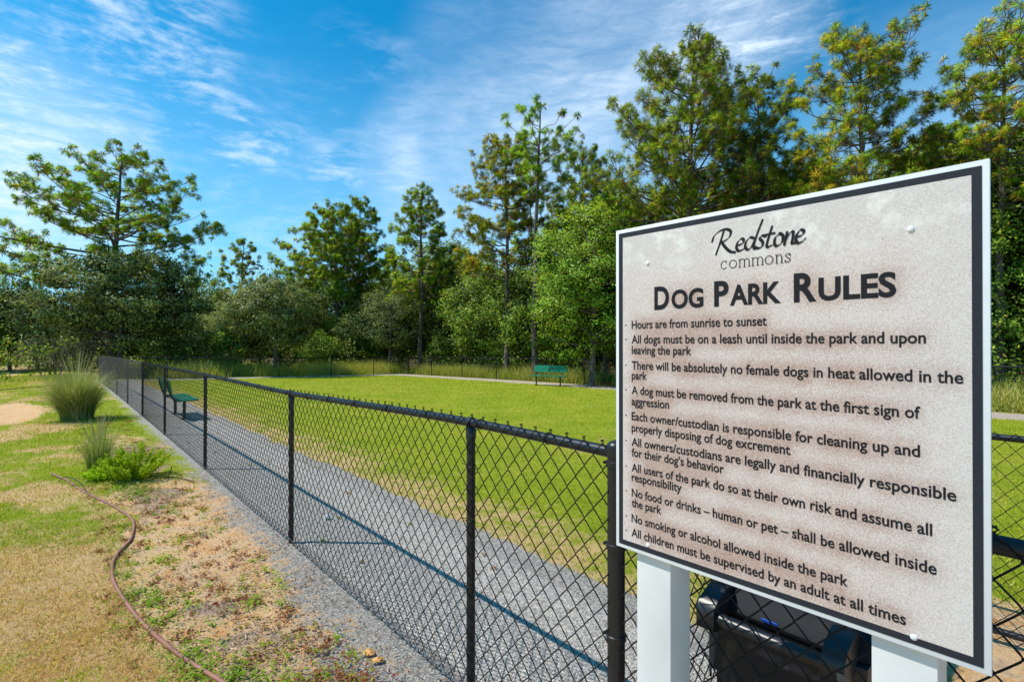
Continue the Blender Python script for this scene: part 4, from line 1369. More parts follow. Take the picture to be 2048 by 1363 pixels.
# ------------------------------------------------------------------ grass clumps and weeds as plants
def clump_grass(name, label, x, y, h, r, n, seed, mat=M_CLUMP, tone0=.35, spread=.55, width=.006, lean=(0, 0), cat='grass clump', stalks=12):
    rg = np.random.default_rng(seed)
    a = rg.random(n) * 6.283; rr = rg.random(n) ** .5 * r * .35
    hh = h * (.42 + .63 * rg.random(n)); out = spread * (.15 + .85 * rg.random(n)) * h
    bx_, by_ = np.cos(a) * rr, np.sin(a) * rr
    a2 = a + rg.normal(0, .5, n)
    K = 5; V = np.empty((n, K * 2 - 1, 3)); tt = np.linspace(0, 1, K)
    wd = width * (.6 + .8 * rg.random(n))
    for k, t in enumerate(tt):
        px = bx_ + np.cos(a2) * out * t ** 1.9 + lean[0] * t * t; py = by_ + np.sin(a2) * out * t ** 1.9 + lean[1] * t * t
        pz = hh * (t - .42 * (out / h) * t ** 3)
        ww = wd * (1 - t) * .5 + .0004
        sx_, sy_ = -np.sin(a2), np.cos(a2)
        if k < K - 1:
            V[:, k * 2] = np.stack([px - sx_ * ww, py - sy_ * ww, pz], -1); V[:, k * 2 + 1] = np.stack([px + sx_ * ww, py + sy_ * ww, pz], -1)
        else: V[:, k * 2] = np.stack([px, py, pz], -1)
    m = K * 2 - 1; base = (np.arange(n) * m)[:, None]
    quads = np.concatenate([base + np.array([2 * k, 2 * k + 1, 2 * k + 3, 2 * k + 2]) for k in range(K - 2)])
    tris = base + np.array([2 * (K - 2), 2 * (K - 2) + 1, 2 * (K - 1)])
    tone = np.clip(tone0 + rg.normal(0, .2, n), 0, 1)
    z0 = zgf(x, y)
    root = thing(name, label, cat, (x, y, z0))
    me = make_mesh('blades', V.reshape(-1, 3), [tris, quads], mat, np.concatenate([tone, np.tile(tone, K - 2)]))
    o = link('blades', me, root); o['kind'] = 'stuff'
    if stalks:
        g = Geo()
        for _ in range(stalks):
            a_ = rg.random() * 6.283; o_ = rg.random() * .45 * h; h2 = h * rg.uniform(.95, 1.2)
            g.tube([(math.cos(a_) * o_ * t ** 1.8, math.sin(a_) * o_ * t ** 1.8, h2 * t) for t in np.linspace(0, 1, 5)], [.003, .0025, .002, .003, .001], 3, False)
        gm = g.mesh('seed_stalks', M_CLUMP, tone=True)
        gm.attributes['tone'].data.foreach_set('value', np.full(len(gm.polygons), .93, np.float32))
        o = link('seed_stalks', gm, root); o['kind'] = 'stuff'
    return root


def weed_clump(label, x, y, r, h, n, seed):
    rg = np.random.default_rng(seed)
    root = thing('weed_clump', label, 'weed', (x, y, zgf(x, y)))
    g = Geo(); C = []
    for k in range(70):
        a = rg.random() * 6.283; q = rg.random() ** .6; tip = np.array([math.cos(a) * r * q, math.sin(a) * r * q, h * (1.05 - .5 * q ** 2) * rg.uniform(.6, 1.1)])
        b0 = tip * [.35, .35, 0]
        P = np.array([b0 * (1 - t) + tip * t for t in np.linspace(0, 1, 5)]); P[:, 2] = tip[2] * np.linspace(0, 1, 5)
        g.tube(P, [.003, .0025, .002, .0015, .001], 3, False)
        m = n // 70; t = rg.random(m) ** .7
        C.append(b0 * (1 - t)[:, None] + tip * t[:, None] + rg.normal(0, .012, (m, 3)))
    link('stems', g.mesh('stems', M_WEED), root)
    C = np.concatenate(C); k = len(C)
    dirv = rg.normal(0, 1, (k, 3)); dirv[:, 2] = np.abs(dirv[:, 2]) * .8; dirv /= np.linalg.norm(dirv, axis=1)[:, None]
    sd = np.cross(dirv, rg.normal(0, 1, (k, 3))); sd /= np.linalg.norm(sd, axis=1)[:, None]
    L_ = (.012 + .014 * rg.random(k))[:, None]
    q = np.stack([C - dirv * L_ * .2, C + dirv * L_ * .5 + sd * L_ * .3, C + dirv * L_ * 1.2, C + dirv * L_ * .5 - sd * L_ * .3], 1)
    o = link('leaves', make_mesh('leaves', q.reshape(-1, 3), np.arange(k * 4).reshape(-1, 4), M_WEEDB, np.clip(.5 + rg.normal(0, .2, k), 0, 1)), root); o['kind'] = 'stuff'


clump_grass('grass_clump', 'big tall muhly grass clump left of the fence, largest of the clumps', -9.55, 11.25, 1.35, .8, 2600, 31, tone0=.56, spread=.70, width=.010, lean=(-.05, 0), stalks=30)
clump_grass('grass_clump', 'smaller upright grass clump with pale seed stalks behind the leafy weed', -5.45, 6.75, .66, .34, 620, 32, tone0=.5, spread=.5, width=.0045, stalks=34)
weed_clump('low bright yellow green leafy weed clump beside the hose and fence', -4.62, 6.25, .42, .38, 11000, 33)
weed_clump('trailing end of low yellow green weeds in front of the upright grass clump', -4.95, 6.2, .22, .16, 2500, 34)
bx, by = -19.6, 35.0
clump_grass('grass_clump', 'grey green grass clump beyond the end fence below the bushy dark shrub', bx, by, 1.7, .9, 1500, 35, tone0=.5, spread=.6, width=.03, stalks=10)


# ------------------------------------------------------------------ trees
def catm(P, n=5): return bez_smooth(P, n)


def pine_meshes(h, prof, base_t, n_br, seed, r0=.2, lean=(0, 0), tuft_r=.27, needles=40, up=(.10, .7), sub=5, fill=1.0, mat=None, brown=.25, trunk_fork=0, nw=.016):
    """prof: list of (height fraction, radius left(-x), radius right(+x)); returns (wood mesh, needle mesh)"""
    rg = np.random.default_rng(seed)
    zs = np.linspace(0, h, 14)
    wob = np.cumsum(rg.normal(0, .035, (14, 2)), 0); wob -= wob[0]
    tx = lean[0] * (zs / h) ** 1.5 + wob[:, 0]; ty = lean[1] * (zs / h) ** 1.5 + wob[:, 1]
    T = np.column_stack([tx, ty, zs])
    rad = r0 * (1 - .82 * (zs / h) ** 1.15); rad[0] *= 1.25
    gt = Geo(); gt.tube(T, rad, 10)
    gb = Geo()
    pt = np.array(prof)
    tips = []; tdirs = []; shade = []

    def at(z): return np.array([np.interp(z, zs, tx), np.interp(z, zs, ty), z])
    for i in range(n_br):
        q = ((i + .5) / n_br)
        t = base_t + (1.0 - base_t) * q ** .9
        t = min(.985, t + rg.normal(0, .012))
        az = i * 2.39996 + rg.normal(0, .35)
        ca, sa = math.cos(az), math.sin(az)
        tt = (t - base_t) / (1 - base_t)
        rl = np.interp(t, pt[:, 0], pt[:, 1]); rr = np.interp(t, pt[:, 0], pt[:, 2])
        R = (rl * (ca < 0) + rr * (ca >= 0)) * (.35 + .65 * abs(ca)) + (rl + rr) / 2 * (1 - (.35 + .65 * abs(ca)))
        R *= rg.uniform(.68, 1.08)
        el = up[0] + (up[1] - up[0]) * tt + rg.normal(0, .16)
        o = at(t * h - R * math.tan(min(el, 1.1)) * .55 if tt > .05 else t * h)
        if o[2] < h * base_t * .93: o = at(h * base_t * .93 + rg.random() * .3)
        dz = t * h - o[2] + R * .12
        P = [o, o + [ca * R * .35, sa * R * .35, dz * .25 + rg.normal(0, .06)], o + [ca * R * .7 + rg.normal(0, .12), sa * R * .7 + rg.normal(0, .12), dz * .55], o + [ca * R, sa * R, dz]]
        C = catm(P, 5); nC = len(C)
        br = max(.018, .016 + .011 * R * (1 - .4 * tt))
        gb.tube(C, np.linspace(br, .012, nC), 5, False)
        ns = max(2, int(round(sub * fill * (.5 + R / 3.0))))
        for k in range(ns):
            w = 1.0 if k == 0 else rg.uniform(.35 if R > 1.5 else .2, 1.0)
            idx = w * (nC - 1); i0 = int(min(nC - 2, idx)); bp = C[i0] + (C[i0 + 1] - C[i0]) * (idx - i0)
            fw = C[min(nC - 1, i0 + 1)] - C[i0]; fw = fw / (np.linalg.norm(fw) + 1e-9)
            sd = np.cross(fw, [0, 0, 1]); sgn = 1 if k % 2 else -1
            dr = fw * rg.uniform(.5, 1.1) + sd * sgn * rg.uniform(.3, 1.1) * (k > 0) + np.array([0, 0, rg.uniform(-.15, .95)])
            dr /= np.linalg.norm(dr)
            Ls = rg.uniform(.35, .85) * min(1.2, .4 + R * .25)
            e = bp + dr * Ls
            mid = bp + dr * Ls * .55 + [0, 0, -.03]
            gb.tube([bp, mid, e], [.014, .011, .008], 3, False)
            nt_ = rg.integers(3, 6)
            for j in range(nt_):
                if j == 0: c = e; dd = dr
                else:
                    dd = dr * .6 + rg.normal(0, .55, 3) + [0, 0, .35]; dd /= np.linalg.norm(dd)
                    st = bp + (e - bp) * rg.uniform(.45, 1); c = st + dd * rg.uniform(.18, .38)
                    gb.tube([st, c], [.008, .006], 3, False)
                tips.append(c); tdirs.append(dd)
    cell = tuft_r * 1.22; seen = set(); kp = []
    for q_, c_ in enumerate(tips):
        key = tuple(np.floor(np.asarray(c_) / cell).astype(int))
        if key in seen: continue
        seen.add(key); kp.append(q_)
    tips = np.array(tips)[kp]; tdirs = np.array(tdirs)[kp]; nT = len(tips)
    tdirs = tdirs + [0, 0, .25]; tdirs /= np.linalg.norm(tdirs, axis=1)[:, None]
    m = int(needles * 1.02)
    ct = rg.uniform(-.5, 1, (nT, m)); ph = rg.random((nT, m)) * 6.283; stt = np.sqrt(1 - ct ** 2)
    ref = np.where(np.abs(tdirs[:, 2:3]) > .9, np.array([[1., 0, 0]]), np.array([[0, 0, 1.]]))
    a = np.cross(tdirs, ref); a /= np.linalg.norm(a, axis=1)[:, None]; b_ = np.cross(tdirs, a)
    nw = nw * 1.7
    dv = tdirs[:, None] * ct[..., None] + a[:, None] * (stt * np.cos(ph))[..., None] + b_[:, None] * (stt * np.sin(ph))[..., None]
    tsz = tuft_r * rg.uniform(.72, 1.08, nT)
    Ln = (tsz[:, None] * rg.uniform(.8, 1.05, (nT, m)))[..., None]
    root = tips[:, None] - tdirs[:, None] * rg.uniform(0, .12, (nT, m))[..., None]
    tip = root + dv * Ln; tip[..., 2] -= .12 * Ln[..., 0]
    sv = np.cross(dv, rg.normal(0, 1, (nT, m, 3))); sv /= np.linalg.norm(sv, axis=2)[..., None] + 1e-9
    midp = root + dv * Ln * .5
    V = np.stack([root, midp + sv * nw * .5, tip, midp - sv * nw * .5], 2).reshape(-1, 3)
    F = np.arange(nT * m * 4).reshape(-1, 4)
    tb = rg.random(nT) < brown
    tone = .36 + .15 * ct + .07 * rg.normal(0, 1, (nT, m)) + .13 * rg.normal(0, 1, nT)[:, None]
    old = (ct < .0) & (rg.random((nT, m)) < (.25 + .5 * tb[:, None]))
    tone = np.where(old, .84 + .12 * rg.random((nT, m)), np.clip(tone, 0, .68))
    wood = gb.mesh('branches', M_BARK)
    trunk = gt.mesh('trunk', M_BARK, True)
    axis = np.array([tips[:, 0] * 0, tips[:, 1] * 0, tips[:, 2]]).T
    cr = tips - axis; cr[:, 2] = 0; cr /= np.linalg.norm(cr, axis=1)[:, None] + 1e-6
    nn_ = dv * .75 + cr[:, None] * .25 + tdirs[:, None] * .2 + rg.normal(0, .22, dv.shape) + [0, 0, .2]
    nn_ /= np.linalg.norm(nn_, axis=2)[..., None]
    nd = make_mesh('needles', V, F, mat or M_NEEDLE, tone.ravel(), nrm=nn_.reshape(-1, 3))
    return trunk, wood, nd


def place_pine(label, x, y, meshes, group=None, sc=1.0, rz=0.0):
    root = thing('pine_tree', label, 'pine tree', (x, y, zgf(x, y) - .05), rz, group); root.scale = (sc, sc, sc)
    link('trunk', meshes[0], root); link('branches', meshes[1], root)
    link('crown', meshes[2], root, kind='stuff')
    return root


def leaf_cloud(C, k, spread, size, rg, up=.5, tone_mu=.5, tone_sd=.2, centre=None):
    """C clump centres (n,3), spread per clump"""
    n = len(C)
    P = np.repeat(C, k, 0) + rg.normal(0, 1, (n * k, 3)) * np.repeat(spread, k)[:, None] * np.array([1, 1, .62])
    N_ = len(P)
    ctr = centre if centre is not None else C.mean(0)
    outv = P - ctr; outv /= np.linalg.norm(outv, axis=1)[:, None] + 1e-9
    nr = outv * .5 + rg.normal(0, .6, (N_, 3)) + [0, 0, up]; nr /= np.linalg.norm(nr, axis=1)[:, None]
    a = np.cross(nr, rg.normal(0, 1, (N_, 3))); a /= np.linalg.norm(a, axis=1)[:, None]; b_ = np.cross(nr, a)
    s = (size * rg.uniform(.65, 1.3, N_))[:, None]
    V = np.stack([P - a * s * .5, P + b_ * s * .28, P + a * s * .55, P - b_ * s * .28], 1).reshape(-1, 3)
    tone = np.clip(tone_mu + rg.normal(0, tone_sd, N_) + np.repeat(rg.normal(0, .12, n), k), 0, 1)
    cl = P - np.repeat(C, k, 0); cl /= np.linalg.norm(cl, axis=1)[:, None] + 1e-9
    nn_ = cl * .55 + outv * .4 + nr * .55; nn_ /= np.linalg.norm(nn_, axis=1)[:, None]
    return V, np.arange(N_ * 4).reshape(-1, 4), (tone, nn_)


def broadleaf_meshes(h, w, trunk_h, seed, n_clump=170, k=70, leaf=.11, mat=None, bk=None, r0=.12, flat=1.0, bottom=None, spread=.38, stems=1, tone_mu=.45, inner=.25):
    rg = np.random.default_rng(seed)
    ch = h - trunk_h; cz = trunk_h + ch * .5
    # clump centres in a lumpy ellipsoid shell with a filled interior
    u = rg.normal(0, 1, (n_clump, 3)); u /= np.linalg.norm(u, axis=1)[:, None]
    lob = 1 + .22 * np.sin(u[:, 0] * 3.1 + seed) * np.cos(u[:, 1] * 2.7 + seed * 2) + .16 * np.sin(u[:, 2] * 5 + seed * 3 + u[:, 0] * 4) + rg.normal(0, .06, n_clump)
    rr = np.where(rg.random(n_clump) < inner, rg.uniform(.3, .8, n_clump), rg.uniform(.78, 1.0, n_clump))
    C = u * (rr * lob)[:, None] * [w / 2, w / 2, ch / 2]
    # broaden the lower half
    C[:, :2] *= (1 + .12 * (C[:, 2:3] < 0))
    C += [0, 0, cz]
    C[:, 2] = np.maximum(C[:, 2], trunk_h * .8)
    V, F, T = leaf_cloud(C, k, np.full(n_clump, spread) * rg.uniform(.6, 1.25, n_clump), leaf, rg, .45, tone_mu, .2, np.array([0, 0, cz - ch * .2]))
    lv = make_mesh('leaves', V, F, mat, T[0], nrm=T[1])
    g = Geo()
    lean_ = rg.normal(0, .15, 2)
    for s_ in range(stems):
        ox = rg.normal(0, .12, 2) * (stems > 1)
        g.tube([(ox[0], ox[1], 0), (ox[0] * 1.5 + lean_[0] * .3, ox[1] * 1.5 + lean_[1] * .3, trunk_h * .6), (ox[0] * 2.5 + lean_[0], ox[1] * 2.5 + lean_[1], cz), (lean_[0] * 1.2 + ox[0] * 3, lean_[1] + ox[1] * 3, h * .93)], [r0 * 1.2, r0, r0 * .6, .02], 9)
    gb = Geo()
    for i in rg.choice(n_clump, min(n_clump, 34), replace=False):
        c = C[i]; z0 = max(trunk_h * .75, min(c[2] - .15 * np.hypot(c[0], c[1]) - .3, h * .8))
        o = np.array([lean_[0] * z0 / h, lean_[1] * z0 / h, z0])
        m_ = o + (c - o) * .5 + [0, 0, -.1 * np.linalg.norm(c - o) * .3] + rg.normal(0, .08, 3)
        gb.tube(catm([o, m_, c], 4), np.linspace(r0 * .42, .012, 9), 5, False)
    return g.mesh('trunk', bk or M_BARKO, True), gb.mesh('branches', bk or M_BARKO), lv


def place_broad(name, label, cat, x, y, meshes, group=None, sc=1.0, rz=0.0, sz=None):
    root = thing(name, label, cat, (x, y, zgf(x, y) - .05), rz, group); root.scale = (sc, sc, sz or sc)
    link('trunk', meshes[0], root); link('branches', meshes[1], root)
    link('crown', meshes[2], root, kind='stuff')
    return root


def XY(px, Z): return (px - 1024) / 1024 * Z, Z


def base_h(px, Z, ytop):
    x, y = XY(px, Z); return (686 - ytop) / 1024 * Z + CAM_H - zgf(x, y)


# --- individual pines: base px, depth, top px, profile
def P_(label, px, Z, xtop, ytop, prof, base_t, n_br, seed, **kw):
    x, y = XY(px, Z); h = base_h(px, Z, ytop) - .55
    kw.setdefault('lean', ((xtop - px) / 1024 * Z, rng.normal(0, .3)))
    ms = pine_meshes(h, prof, base_t, n_br, seed, **kw)
    return place_pine(label, x, y, ms), h


P_('wide spreading pine at far left, its flat layered crown over the round oak', 218, 34, 236, 290,
   [(.35, 4.2, 3.2), (.42, 7.6, 6.2), (.5, 7.9, 5.9), (.58, 6.6, 6.6), (.66, 6.3, 6.2), (.75, 5.2, 4.9), (.86, 4.0, 3.8), (.95, 2.3, 2.2), (1, 1.0, 1.0)], .34, 72, 101,
   r0=.27, brown=.55, up=(.04, .5), sub=6, fill=1.0, tuft_r=.34, needles=36, nw=.022)
P_('small distant pine rising left of the middle pines', 480, 56, 481, 470, [(.35, 2.4, 2.4), (.55, 2.9, 2.7), (.75, 2.2, 2.2), (.9, 1.5, 1.3), (1, .5, .5)], .35, 34, 102, r0=.18, sub=5, tuft_r=.36, nw=.03)
P_('dark trunked pine left of centre with a broad rounded crown', 680, 43, 668, 405, [(.42, 2.5, 1.6), (.46, 3.8, 2.4), (.5, 4.4, 3.2), (.62, 4.4, 3.2), (.75, 3.4, 3.0), (.9, 2.2, 2.2), (1, .8, .8)], .42, 70, 103, r0=.2, brown=.4, sub=7, tuft_r=.34, nw=.024)
P_('pine peeking over the right shoulder of the broad rounded pine', 716, 46, 714, 388, [(.5, 2.2, 2.0), (.65, 2.6, 2.8), (.8, 2.2, 2.3), (.92, 1.2, 1.2), (1, .4, .4)], .42, 58, 104, r0=.18, sub=6, tuft_r=.34, nw=.024)
P_('pine in the middle standing alone with a pointed crown', 838, 39, 843, 364, [(.42, 2.6, 1.5), (.52, 2.6, 2.4), (.66, 2.3, 2.2), (.78, 1.7, 1.8), (.9, 1.25, 1.1), (1, .45, .45)], .36, 66, 105, r0=.19, brown=.4, sub=6, tuft_r=.32, nw=.022)
P_('slender pine left of the tallest bare trunk, yellowing lower boughs', 1013, 30, 1010, 255, [(.42, 2.9, 1.5), (.55, 3.0, 1.9), (.7, 2.7, 2.0), (.82, 2.2, 1.6), (.93, 1.5, 1.3), (1, .5, .5)], .40, 68, 106, r0=.17, sub=6, tuft_r=.29, nw=.017, mat=M_NEEDLE_Y)
P_('tall bare trunked pine with a small forked top beside the far bench', 1070, 27.5, 1082, 197, [(.6, .8, .9), (.72, 1.2, 1.6), (.85, 1.5, 1.9), (.93, 1.5, 1.7), (1, .8, .8)], .66, 24, 107, r0=.19, sub=4, tuft_r=.32, nw=.018, up=(.3, .9))
P_('thin dark pine half hidden behind the bare trunked pine', 1062, 36, 1062, 300, [(.4, 1.6, 1.6), (.6, 1.8, 1.9), (.8, 1.4, 1.4), (1, .4, .4)], .4, 28, 108, r0=.13, sub=4, tuft_r=.3, nw=.02)
P_('rusty brown tinged pine behind the bright sweetgum', 1160, 31, 1165, 280, [(.5, 2.5, 2.2), (.65, 2.6, 2.3), (.8, 1.9, 1.8), (1, .6, .6)], .44, 50, 109, r0=.16, sub=6, tuft_r=.3, nw=.018, brown=.8)
P_('big full pine towering behind the left part of the sign', 1369, 22.5, 1393, 50, [(.42, 3.2, 2.6), (.5, 4.9, 3.2), (.6, 4.6, 3.2), (.7, 3.6, 2.9), (.8, 3.2, 1.8), (.9, 2.0, 1.3), (.96, 1.0, .8), (1, .5, .4)], .42, 84, 110, r0=.2, sub=7, tuft_r=.31, needles=44, nw=.0135, fill=1.15, brown=.5)
P_('medium pine between the two tallest crowns above the sign', 1537, 24, 1530, 130, [(.45, 2.4, 2.6), (.6, 2.4, 2.6), (.75, 2.0, 2.2), (.9, 1.6, 1.5), (1, .6, .6)], .42, 66, 111, r0=.17, sub=6, tuft_r=.30, nw=.016)
P_('tall pine with rounded top over the middle of the sign', 1758, 19, 1738, 26, [(.42, 2.6, 2.4), (.52, 2.7, 2.7), (.62, 2.1, 2.1), (.72, 1.9, 1.75), (.85, 2.0, 1.7), (.95, 1.5, 1.6), (1, .8, 1.0)], .42, 70, 112, r0=.17, sub=6, tuft_r=.29, needles=50, nw=.0115, mat=M_NEEDLE_Y, brown=.35)
P_('yellow tinged pine cut by the right edge of the picture', 1993, 17.5, 2012, 8, [(.5, 2.0, 2.2), (.62, 2.2, 2.4), (.75, 2.0, 2.0), (.88, 1.6, 1.5), (1, .5, .5)], .5, 64, 113, r0=.15, sub=6, tuft_r=.27, needles=50, nw=.011, mat=M_NEEDLE_Y, brown=.4)

# --- pines filling in behind the sign and the trees
bgp = [pine_meshes(12.0, [(.4, 2.2, 2.2), (.6, 2.6, 2.4), (.8, 1.8, 1.9), (1, .5, .5)], .38, 54, 121, r0=.15, sub=5, tuft_r=.3, nw=.02, brown=.6),
       pine_meshes(11.0, [(.35, 2.4, 2.0), (.6, 2.2, 2.6), (.85, 1.5, 1.4), (1, .5, .5)], .36, 50, 122, r0=.13, sub=5, tuft_r=.3, nw=.02, mat=M_NEEDLE_Y, brown=.5)]
PZ = [(900, 'low slender pine far behind the lone pointed pine'), (1200, 'slender pine behind the bare trunked pine and sweetgum'), (1400, 'slender pine behind the big full pine, low over the sign edge'),
      (1610, 'slender pine low behind the medium pine above the sign'), (1750, 'slender pine left of the tall rounded pine, low over the sign'), (9999, 'slender pine low between the tall rounded pine and the right edge')]
for i, (px, Z, sc) in enumerate([(1240, 27, .85), (1300, 30, .9), (1322, 26, .8), (1440, 28, .92), (1490, 27, .95), (1590, 26, .9), (1640, 24, .86), (1680, 27, 1.0), (1830, 21, .84), (1880, 24, .97), (1930, 20, .8), (1715, 30, .98),
                                 (1130, 34, .92), (950, 44, .86), (780, 52, .95), (1450, 34, 1.1), (1560, 33, 1.1), (1800, 26, 1.05), (2080, 20, .9), (1250, 34, 1.05), (1195, 30, .95), (620, 50, .9), (1380, 30, 1.0), (1620, 30, 1.12), (1900, 28, 1.15), (900, 48, .95)]):
    x, y = XY(px, Z); lb = [l for lim, l in PZ if px < lim][0]
    place_pine(lb, x, y, bgp[i % 2], 'slender pines: ' + lb, sc, i * 1.3)

# --- oaks, sweetgum, shrubs
x, y = XY(238, 31); ms = broadleaf_meshes(base_h(238, 31, 500), 8.2, 2.0, 201, 330, 110, .165, M_OAK, r0=.13, spread=.31)
place_broad('oak_tree', 'round grey green live oak just beyond the left end of the long fence', 'oak tree', x, y, ms)
x, y = XY(550, 32.2); ms = broadleaf_meshes(base_h(550, 32, 560), 5.6, 1.9, 202, 230, 110, .14, M_OAK, r0=.11, spread=.27)
place_broad('oak_tree', 'young oak with a clear grey trunk right behind the end fence', 'oak tree', x, y, ms)
x, y = XY(778, 38.5); ms = broadleaf_meshes(base_h(778, 38, 575), 4.4, 1.8, 203, 120, 90, .1, M_OAK, r0=.09, spread=.33)
place_broad('oak_tree', 'slim young oak at the far corner of the fence beside the lone pine', 'oak tree', x, y, ms)
x, y = XY(1183, 22.6); ms = broadleaf_meshes(base_h(1183, 22.6, 425), 4.6, 1.6, 204, 250, 110, .12, M_BRIGHT, M_BARK, r0=.13, spread=.27, tone_mu=.5)
place_broad('sweetgum_tree', 'bright green sweetgum behind the far bench at the left edge of the sign', 'tree', x, y, ms)
x, y = XY(2015, 18.5); ms = broadleaf_meshes(base_h(2015, 18.5, 262), 4.2, .8, 205, 280, 120, .1, M_BRIGHT, r0=.12, spread=.3, tone_mu=.45)
place_broad('broadleaf_tree', 'tall leafy broadleaf tree at the right edge beside the sign', 'tree', x, y, ms)
x, y = XY(2090, 16.4); ms = broadleaf_meshes(1.75, 2.2, .1, 206, 60, 110, .05, M_BRIGHT, r0=.03, spread=.2, tone_mu=.7, stems=3)
place_broad('shrub', 'yellow green shrub behind the back fence at the right edge', 'shrub', x - .6, y + 3.0, ms, sc=1.6)
# dark bushy shrub and young pine at the left end
x, y = XY(370, 36.5); ms = broadleaf_meshes(base_h(370, 36.5, 652), 4.1, .1, 207, 150, 120, .1, M_DARKL, r0=.06, spread=.34, stems=3)
place_broad('shrub', 'dense dark bushy shrub beyond the fence left of the young pine', 'shrub', x, y, ms)
x, y = XY(455, 37); ms = broadleaf_meshes(base_h(455, 37, 655), 1.7, .1, 208, 60, 140, .15, M_BRIGHT, r0=.05, spread=.25)
place_broad('shrub', 'light green young conifer like bush right of the dark shrub', 'shrub', x, y, ms)
x, y = XY(95, 33); ms = broadleaf_meshes(2.6, 3.4, .3, 209, 70, 60, .09, M_GREY, r0=.04, spread=.4, stems=4)
place_broad('shrub', 'pale greyish scrubby bush under the left trees behind the grass clump', 'shrub', x + .5, y, ms)
xx, yy = XY(172, 36)
place_broad('shrub', 'second pale greyish bush against the dark wood, beside the pine trunk', 'shrub', xx, yy, ms, sc=.95, rz=1.7)

# --- background broadleaf trees
bgb = [broadleaf_meshes(8.0, 6.4, 1.2, 211, 300, 90, .16, M_BROAD, r0=.14, spread=.34, inner=.3),
       broadleaf_meshes(7.4, 5.4, 1.0, 212, 260, 90, .16, M_DARKL, r0=.13, spread=.34, inner=.3),
       broadleaf_meshes(8.6, 5.8, 1.4, 213, 300, 90, .15, M_OAK, r0=.14, spread=.33, inner=.3, tone_mu=.55),
       broadleaf_meshes(7.0, 5.0, .8, 214, 240, 90, .16, M_BRIGHT, r0=.12, spread=.32, tone_mu=.25)]
GB = 'broadleaf trees massed behind the fences'
lay = [  # px, Z, kind, scale
    (-60, 37, 1, 0.85), (20, 38, 1, 0.84), (-120, 34, 1, 0.90), (75, 41, 0, 0.74), (130, 44, 1, 0.70), (300, 44, 0, 0.70), (340, 48, 2, 0.80), (395, 50, 0, 1.01), (365, 41, 1, 0.62), (430, 46, 2, 0.80),
    (480, 42, 2, 0.76), (520, 46, 0, 0.85), (590, 42, 1, 0.88), (610, 47, 2, 1.08), (655, 44, 0, 0.96), (700, 47, 3, 0.88), (735, 44, 2, 0.84), (770, 50, 0, 1.11), (800, 44, 1, 0.84),
    (840, 44, 3, 0.91), (885, 42, 1, 1.05), (925, 44, 0, 1.23), (900, 39, 3, 0.62), (960, 38, 1, 0.99), (990, 35, 0, 0.88), (1035, 35, 1, 0.91), (1040, 33, 3, 0.62), (1090, 30, 0, 0.84), (1110, 34, 1, 1.11),
    (1150, 29, 3, 0.84), (1210, 26, 0, 0.88), (1240, 30, 1, 1.05), (950, 46, 2, 1.29), (870, 50, 2, 1.35), (560, 54, 1, 1.11), (460, 56, 1, 1.01), (1300, 26, 1, 0.80), (1380, 25, 0, 0.80), (1470, 24, 1, 0.80), (1580, 23, 0, 0.80),
    (1700, 22, 1, 0.80), (1800, 21, 0, 0.80), (1900, 20, 1, 0.85), (1965, 19.5, 0, 0.90), (2080, 19, 0, 1.05), (2180, 19, 1, 1.10), (2060, 24, 1, 1.25), (1960, 25, 2, 1.10), (2280, 18, 0, 1.10),
    (640, 38.5, 3, 0.50), (700, 40, 1, 0.50), (745, 41.5, 3, 0.45), (230, 40, 1, 0.80), (180, 38, 1, 0.70)]
zone_lab = [(240, 'behind the spreading pine at far left'), (640, 'behind the end fence, left of the middle pines'), (960, 'behind the far corner of the fence'),
            (1260, 'behind the green bench and back fence'), (9999, 'behind and right of the rules sign')]
KIND = ['mid green', 'dark green', 'grey green', 'bright green']
for i, (px, Z, k, sc) in enumerate(lay):
    x, y = XY(px, Z); lb = [l for lim, l in zone_lab if px < lim][0]
    place_broad('broadleaf_tree', 'leafy %s tree in the wood %s' % (KIND[k], lb), 'tree', x, y, bgb[k], '%s broadleaf trees %s' % (KIND[k], lb), sc, i * 2.1, sc * (1 + .12 * math.sin(i * 1.9)))


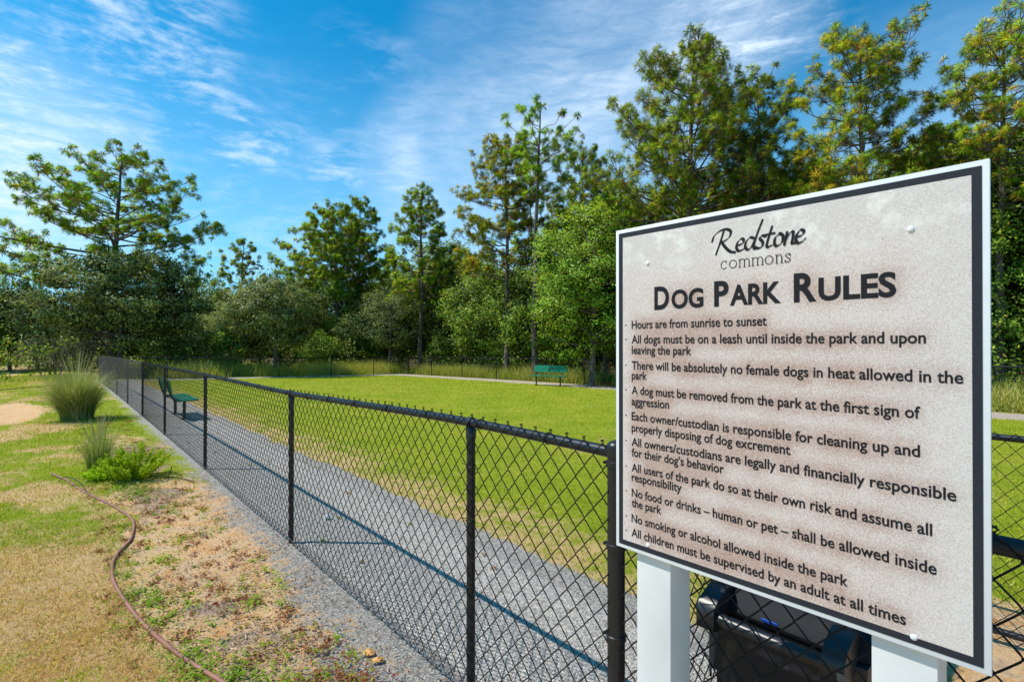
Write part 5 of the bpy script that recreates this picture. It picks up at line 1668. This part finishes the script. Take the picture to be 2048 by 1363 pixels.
# --- undergrowth, far wood
def build_undergrowth():
    V = []; F = []; T = []; n0 = 0
    n = 26000
    s = rng.uniform(-6, 33, n); d = 18.7 + rng.random(n) ** 1.5 * 4.0
    n2 = 26000
    s2 = 32.3 + rng.random(n2) ** 1.3 * 5; d2 = rng.uniform(1.8, 20, n2)
    n3 = 7000
    s3 = 31.5 + rng.random(n3) * 6; d3 = rng.uniform(-14, 1.5, n3)
    s = np.concatenate([s, s2, s3]); d = np.concatenate([d, d2, d3]); N_ = len(s)
    x, y = SD(s, d)
    nz = fbm(x * .5, y * .5, 91); keep = rng.random(N_) < sst(.3, .55, nz)
    x, y, nz, s, d = x[keep], y[keep], nz[keep], s[keep], d[keep]; N_ = len(x)
    h = (.25 + .75 * rng.random(N_)) * (.4 + .9 * nz) * np.where(s > 31.5, np.clip((s - 32.0) * .9 + .25, .2, 1.15), 1)
    h = np.where(d < 1.6, h * .35, h)
    w = .02 + .03 * rng.random(N_)
    v, f, t = blades(x, y, h, w, np.clip(.45 + rng.normal(0, .22, N_) + (nz - .5), 0, 1), .7)
    o = link('undergrowth', make_mesh('undergrowth', v, f, M_TALL, t), kind='stuff')
    o['label'] = 'tall straw and olive grasses growing behind the distant fences'; o['category'] = 'undergrowth'
    # leafy brush low along the wood edge
    rg = np.random.default_rng(77)
    m = 400
    s = np.concatenate([rg.uniform(-6, 33, m), rg.uniform(34, 40, m // 2)]); d = np.concatenate([20.3 + rg.random(m) * 3.5, rg.uniform(-8, 22, m // 2)])
    x, y = SD(s, d)
    C = np.column_stack([x, y, zg(x, y) + rg.uniform(.2, 2.2, len(x))])
    V, F, T = leaf_cloud(C, 50, rg.uniform(.2, .5, len(x)), .14, rg, .5, .42, .25, np.array([20, 60, -5.]))
    o = link('leafy_brush', make_mesh('leafy_brush', V, F, M_BROAD, T[0], nrm=T[1]), kind='stuff')
    o['label'] = 'low leafy brush filling the shade under the trees at the wood edge'; o['category'] = 'brush'
    # far-off wood: one mass
    m = 700
    a = rg.uniform(-70, 72, m); R = rg.uniform(56, 84, m)
    x = R * np.sin(np.radians(a)); y = R * np.cos(np.radians(a))
    top = 8.6 + 1.8 * np.sin(a * .35) + 1.0 * np.sin(a * 1.3)
    z = -1 + rg.random(m) * top * np.clip(R / 62, .85, 1.1)
    V, F, T = leaf_cloud(np.column_stack([x, y, z]), 50, rg.uniform(.8, 1.7, m), .46, rg, .5, .4, .22, np.array([0, 90, 2.]))
    o = link('far_wood', make_mesh('far_wood', V, F, M_BROAD, T[0], nrm=T[1]), kind='stuff')
    o['label'] = 'dim far-off wood closing the view behind all the nearer trees'; o['category'] = 'wood'


build_undergrowth()
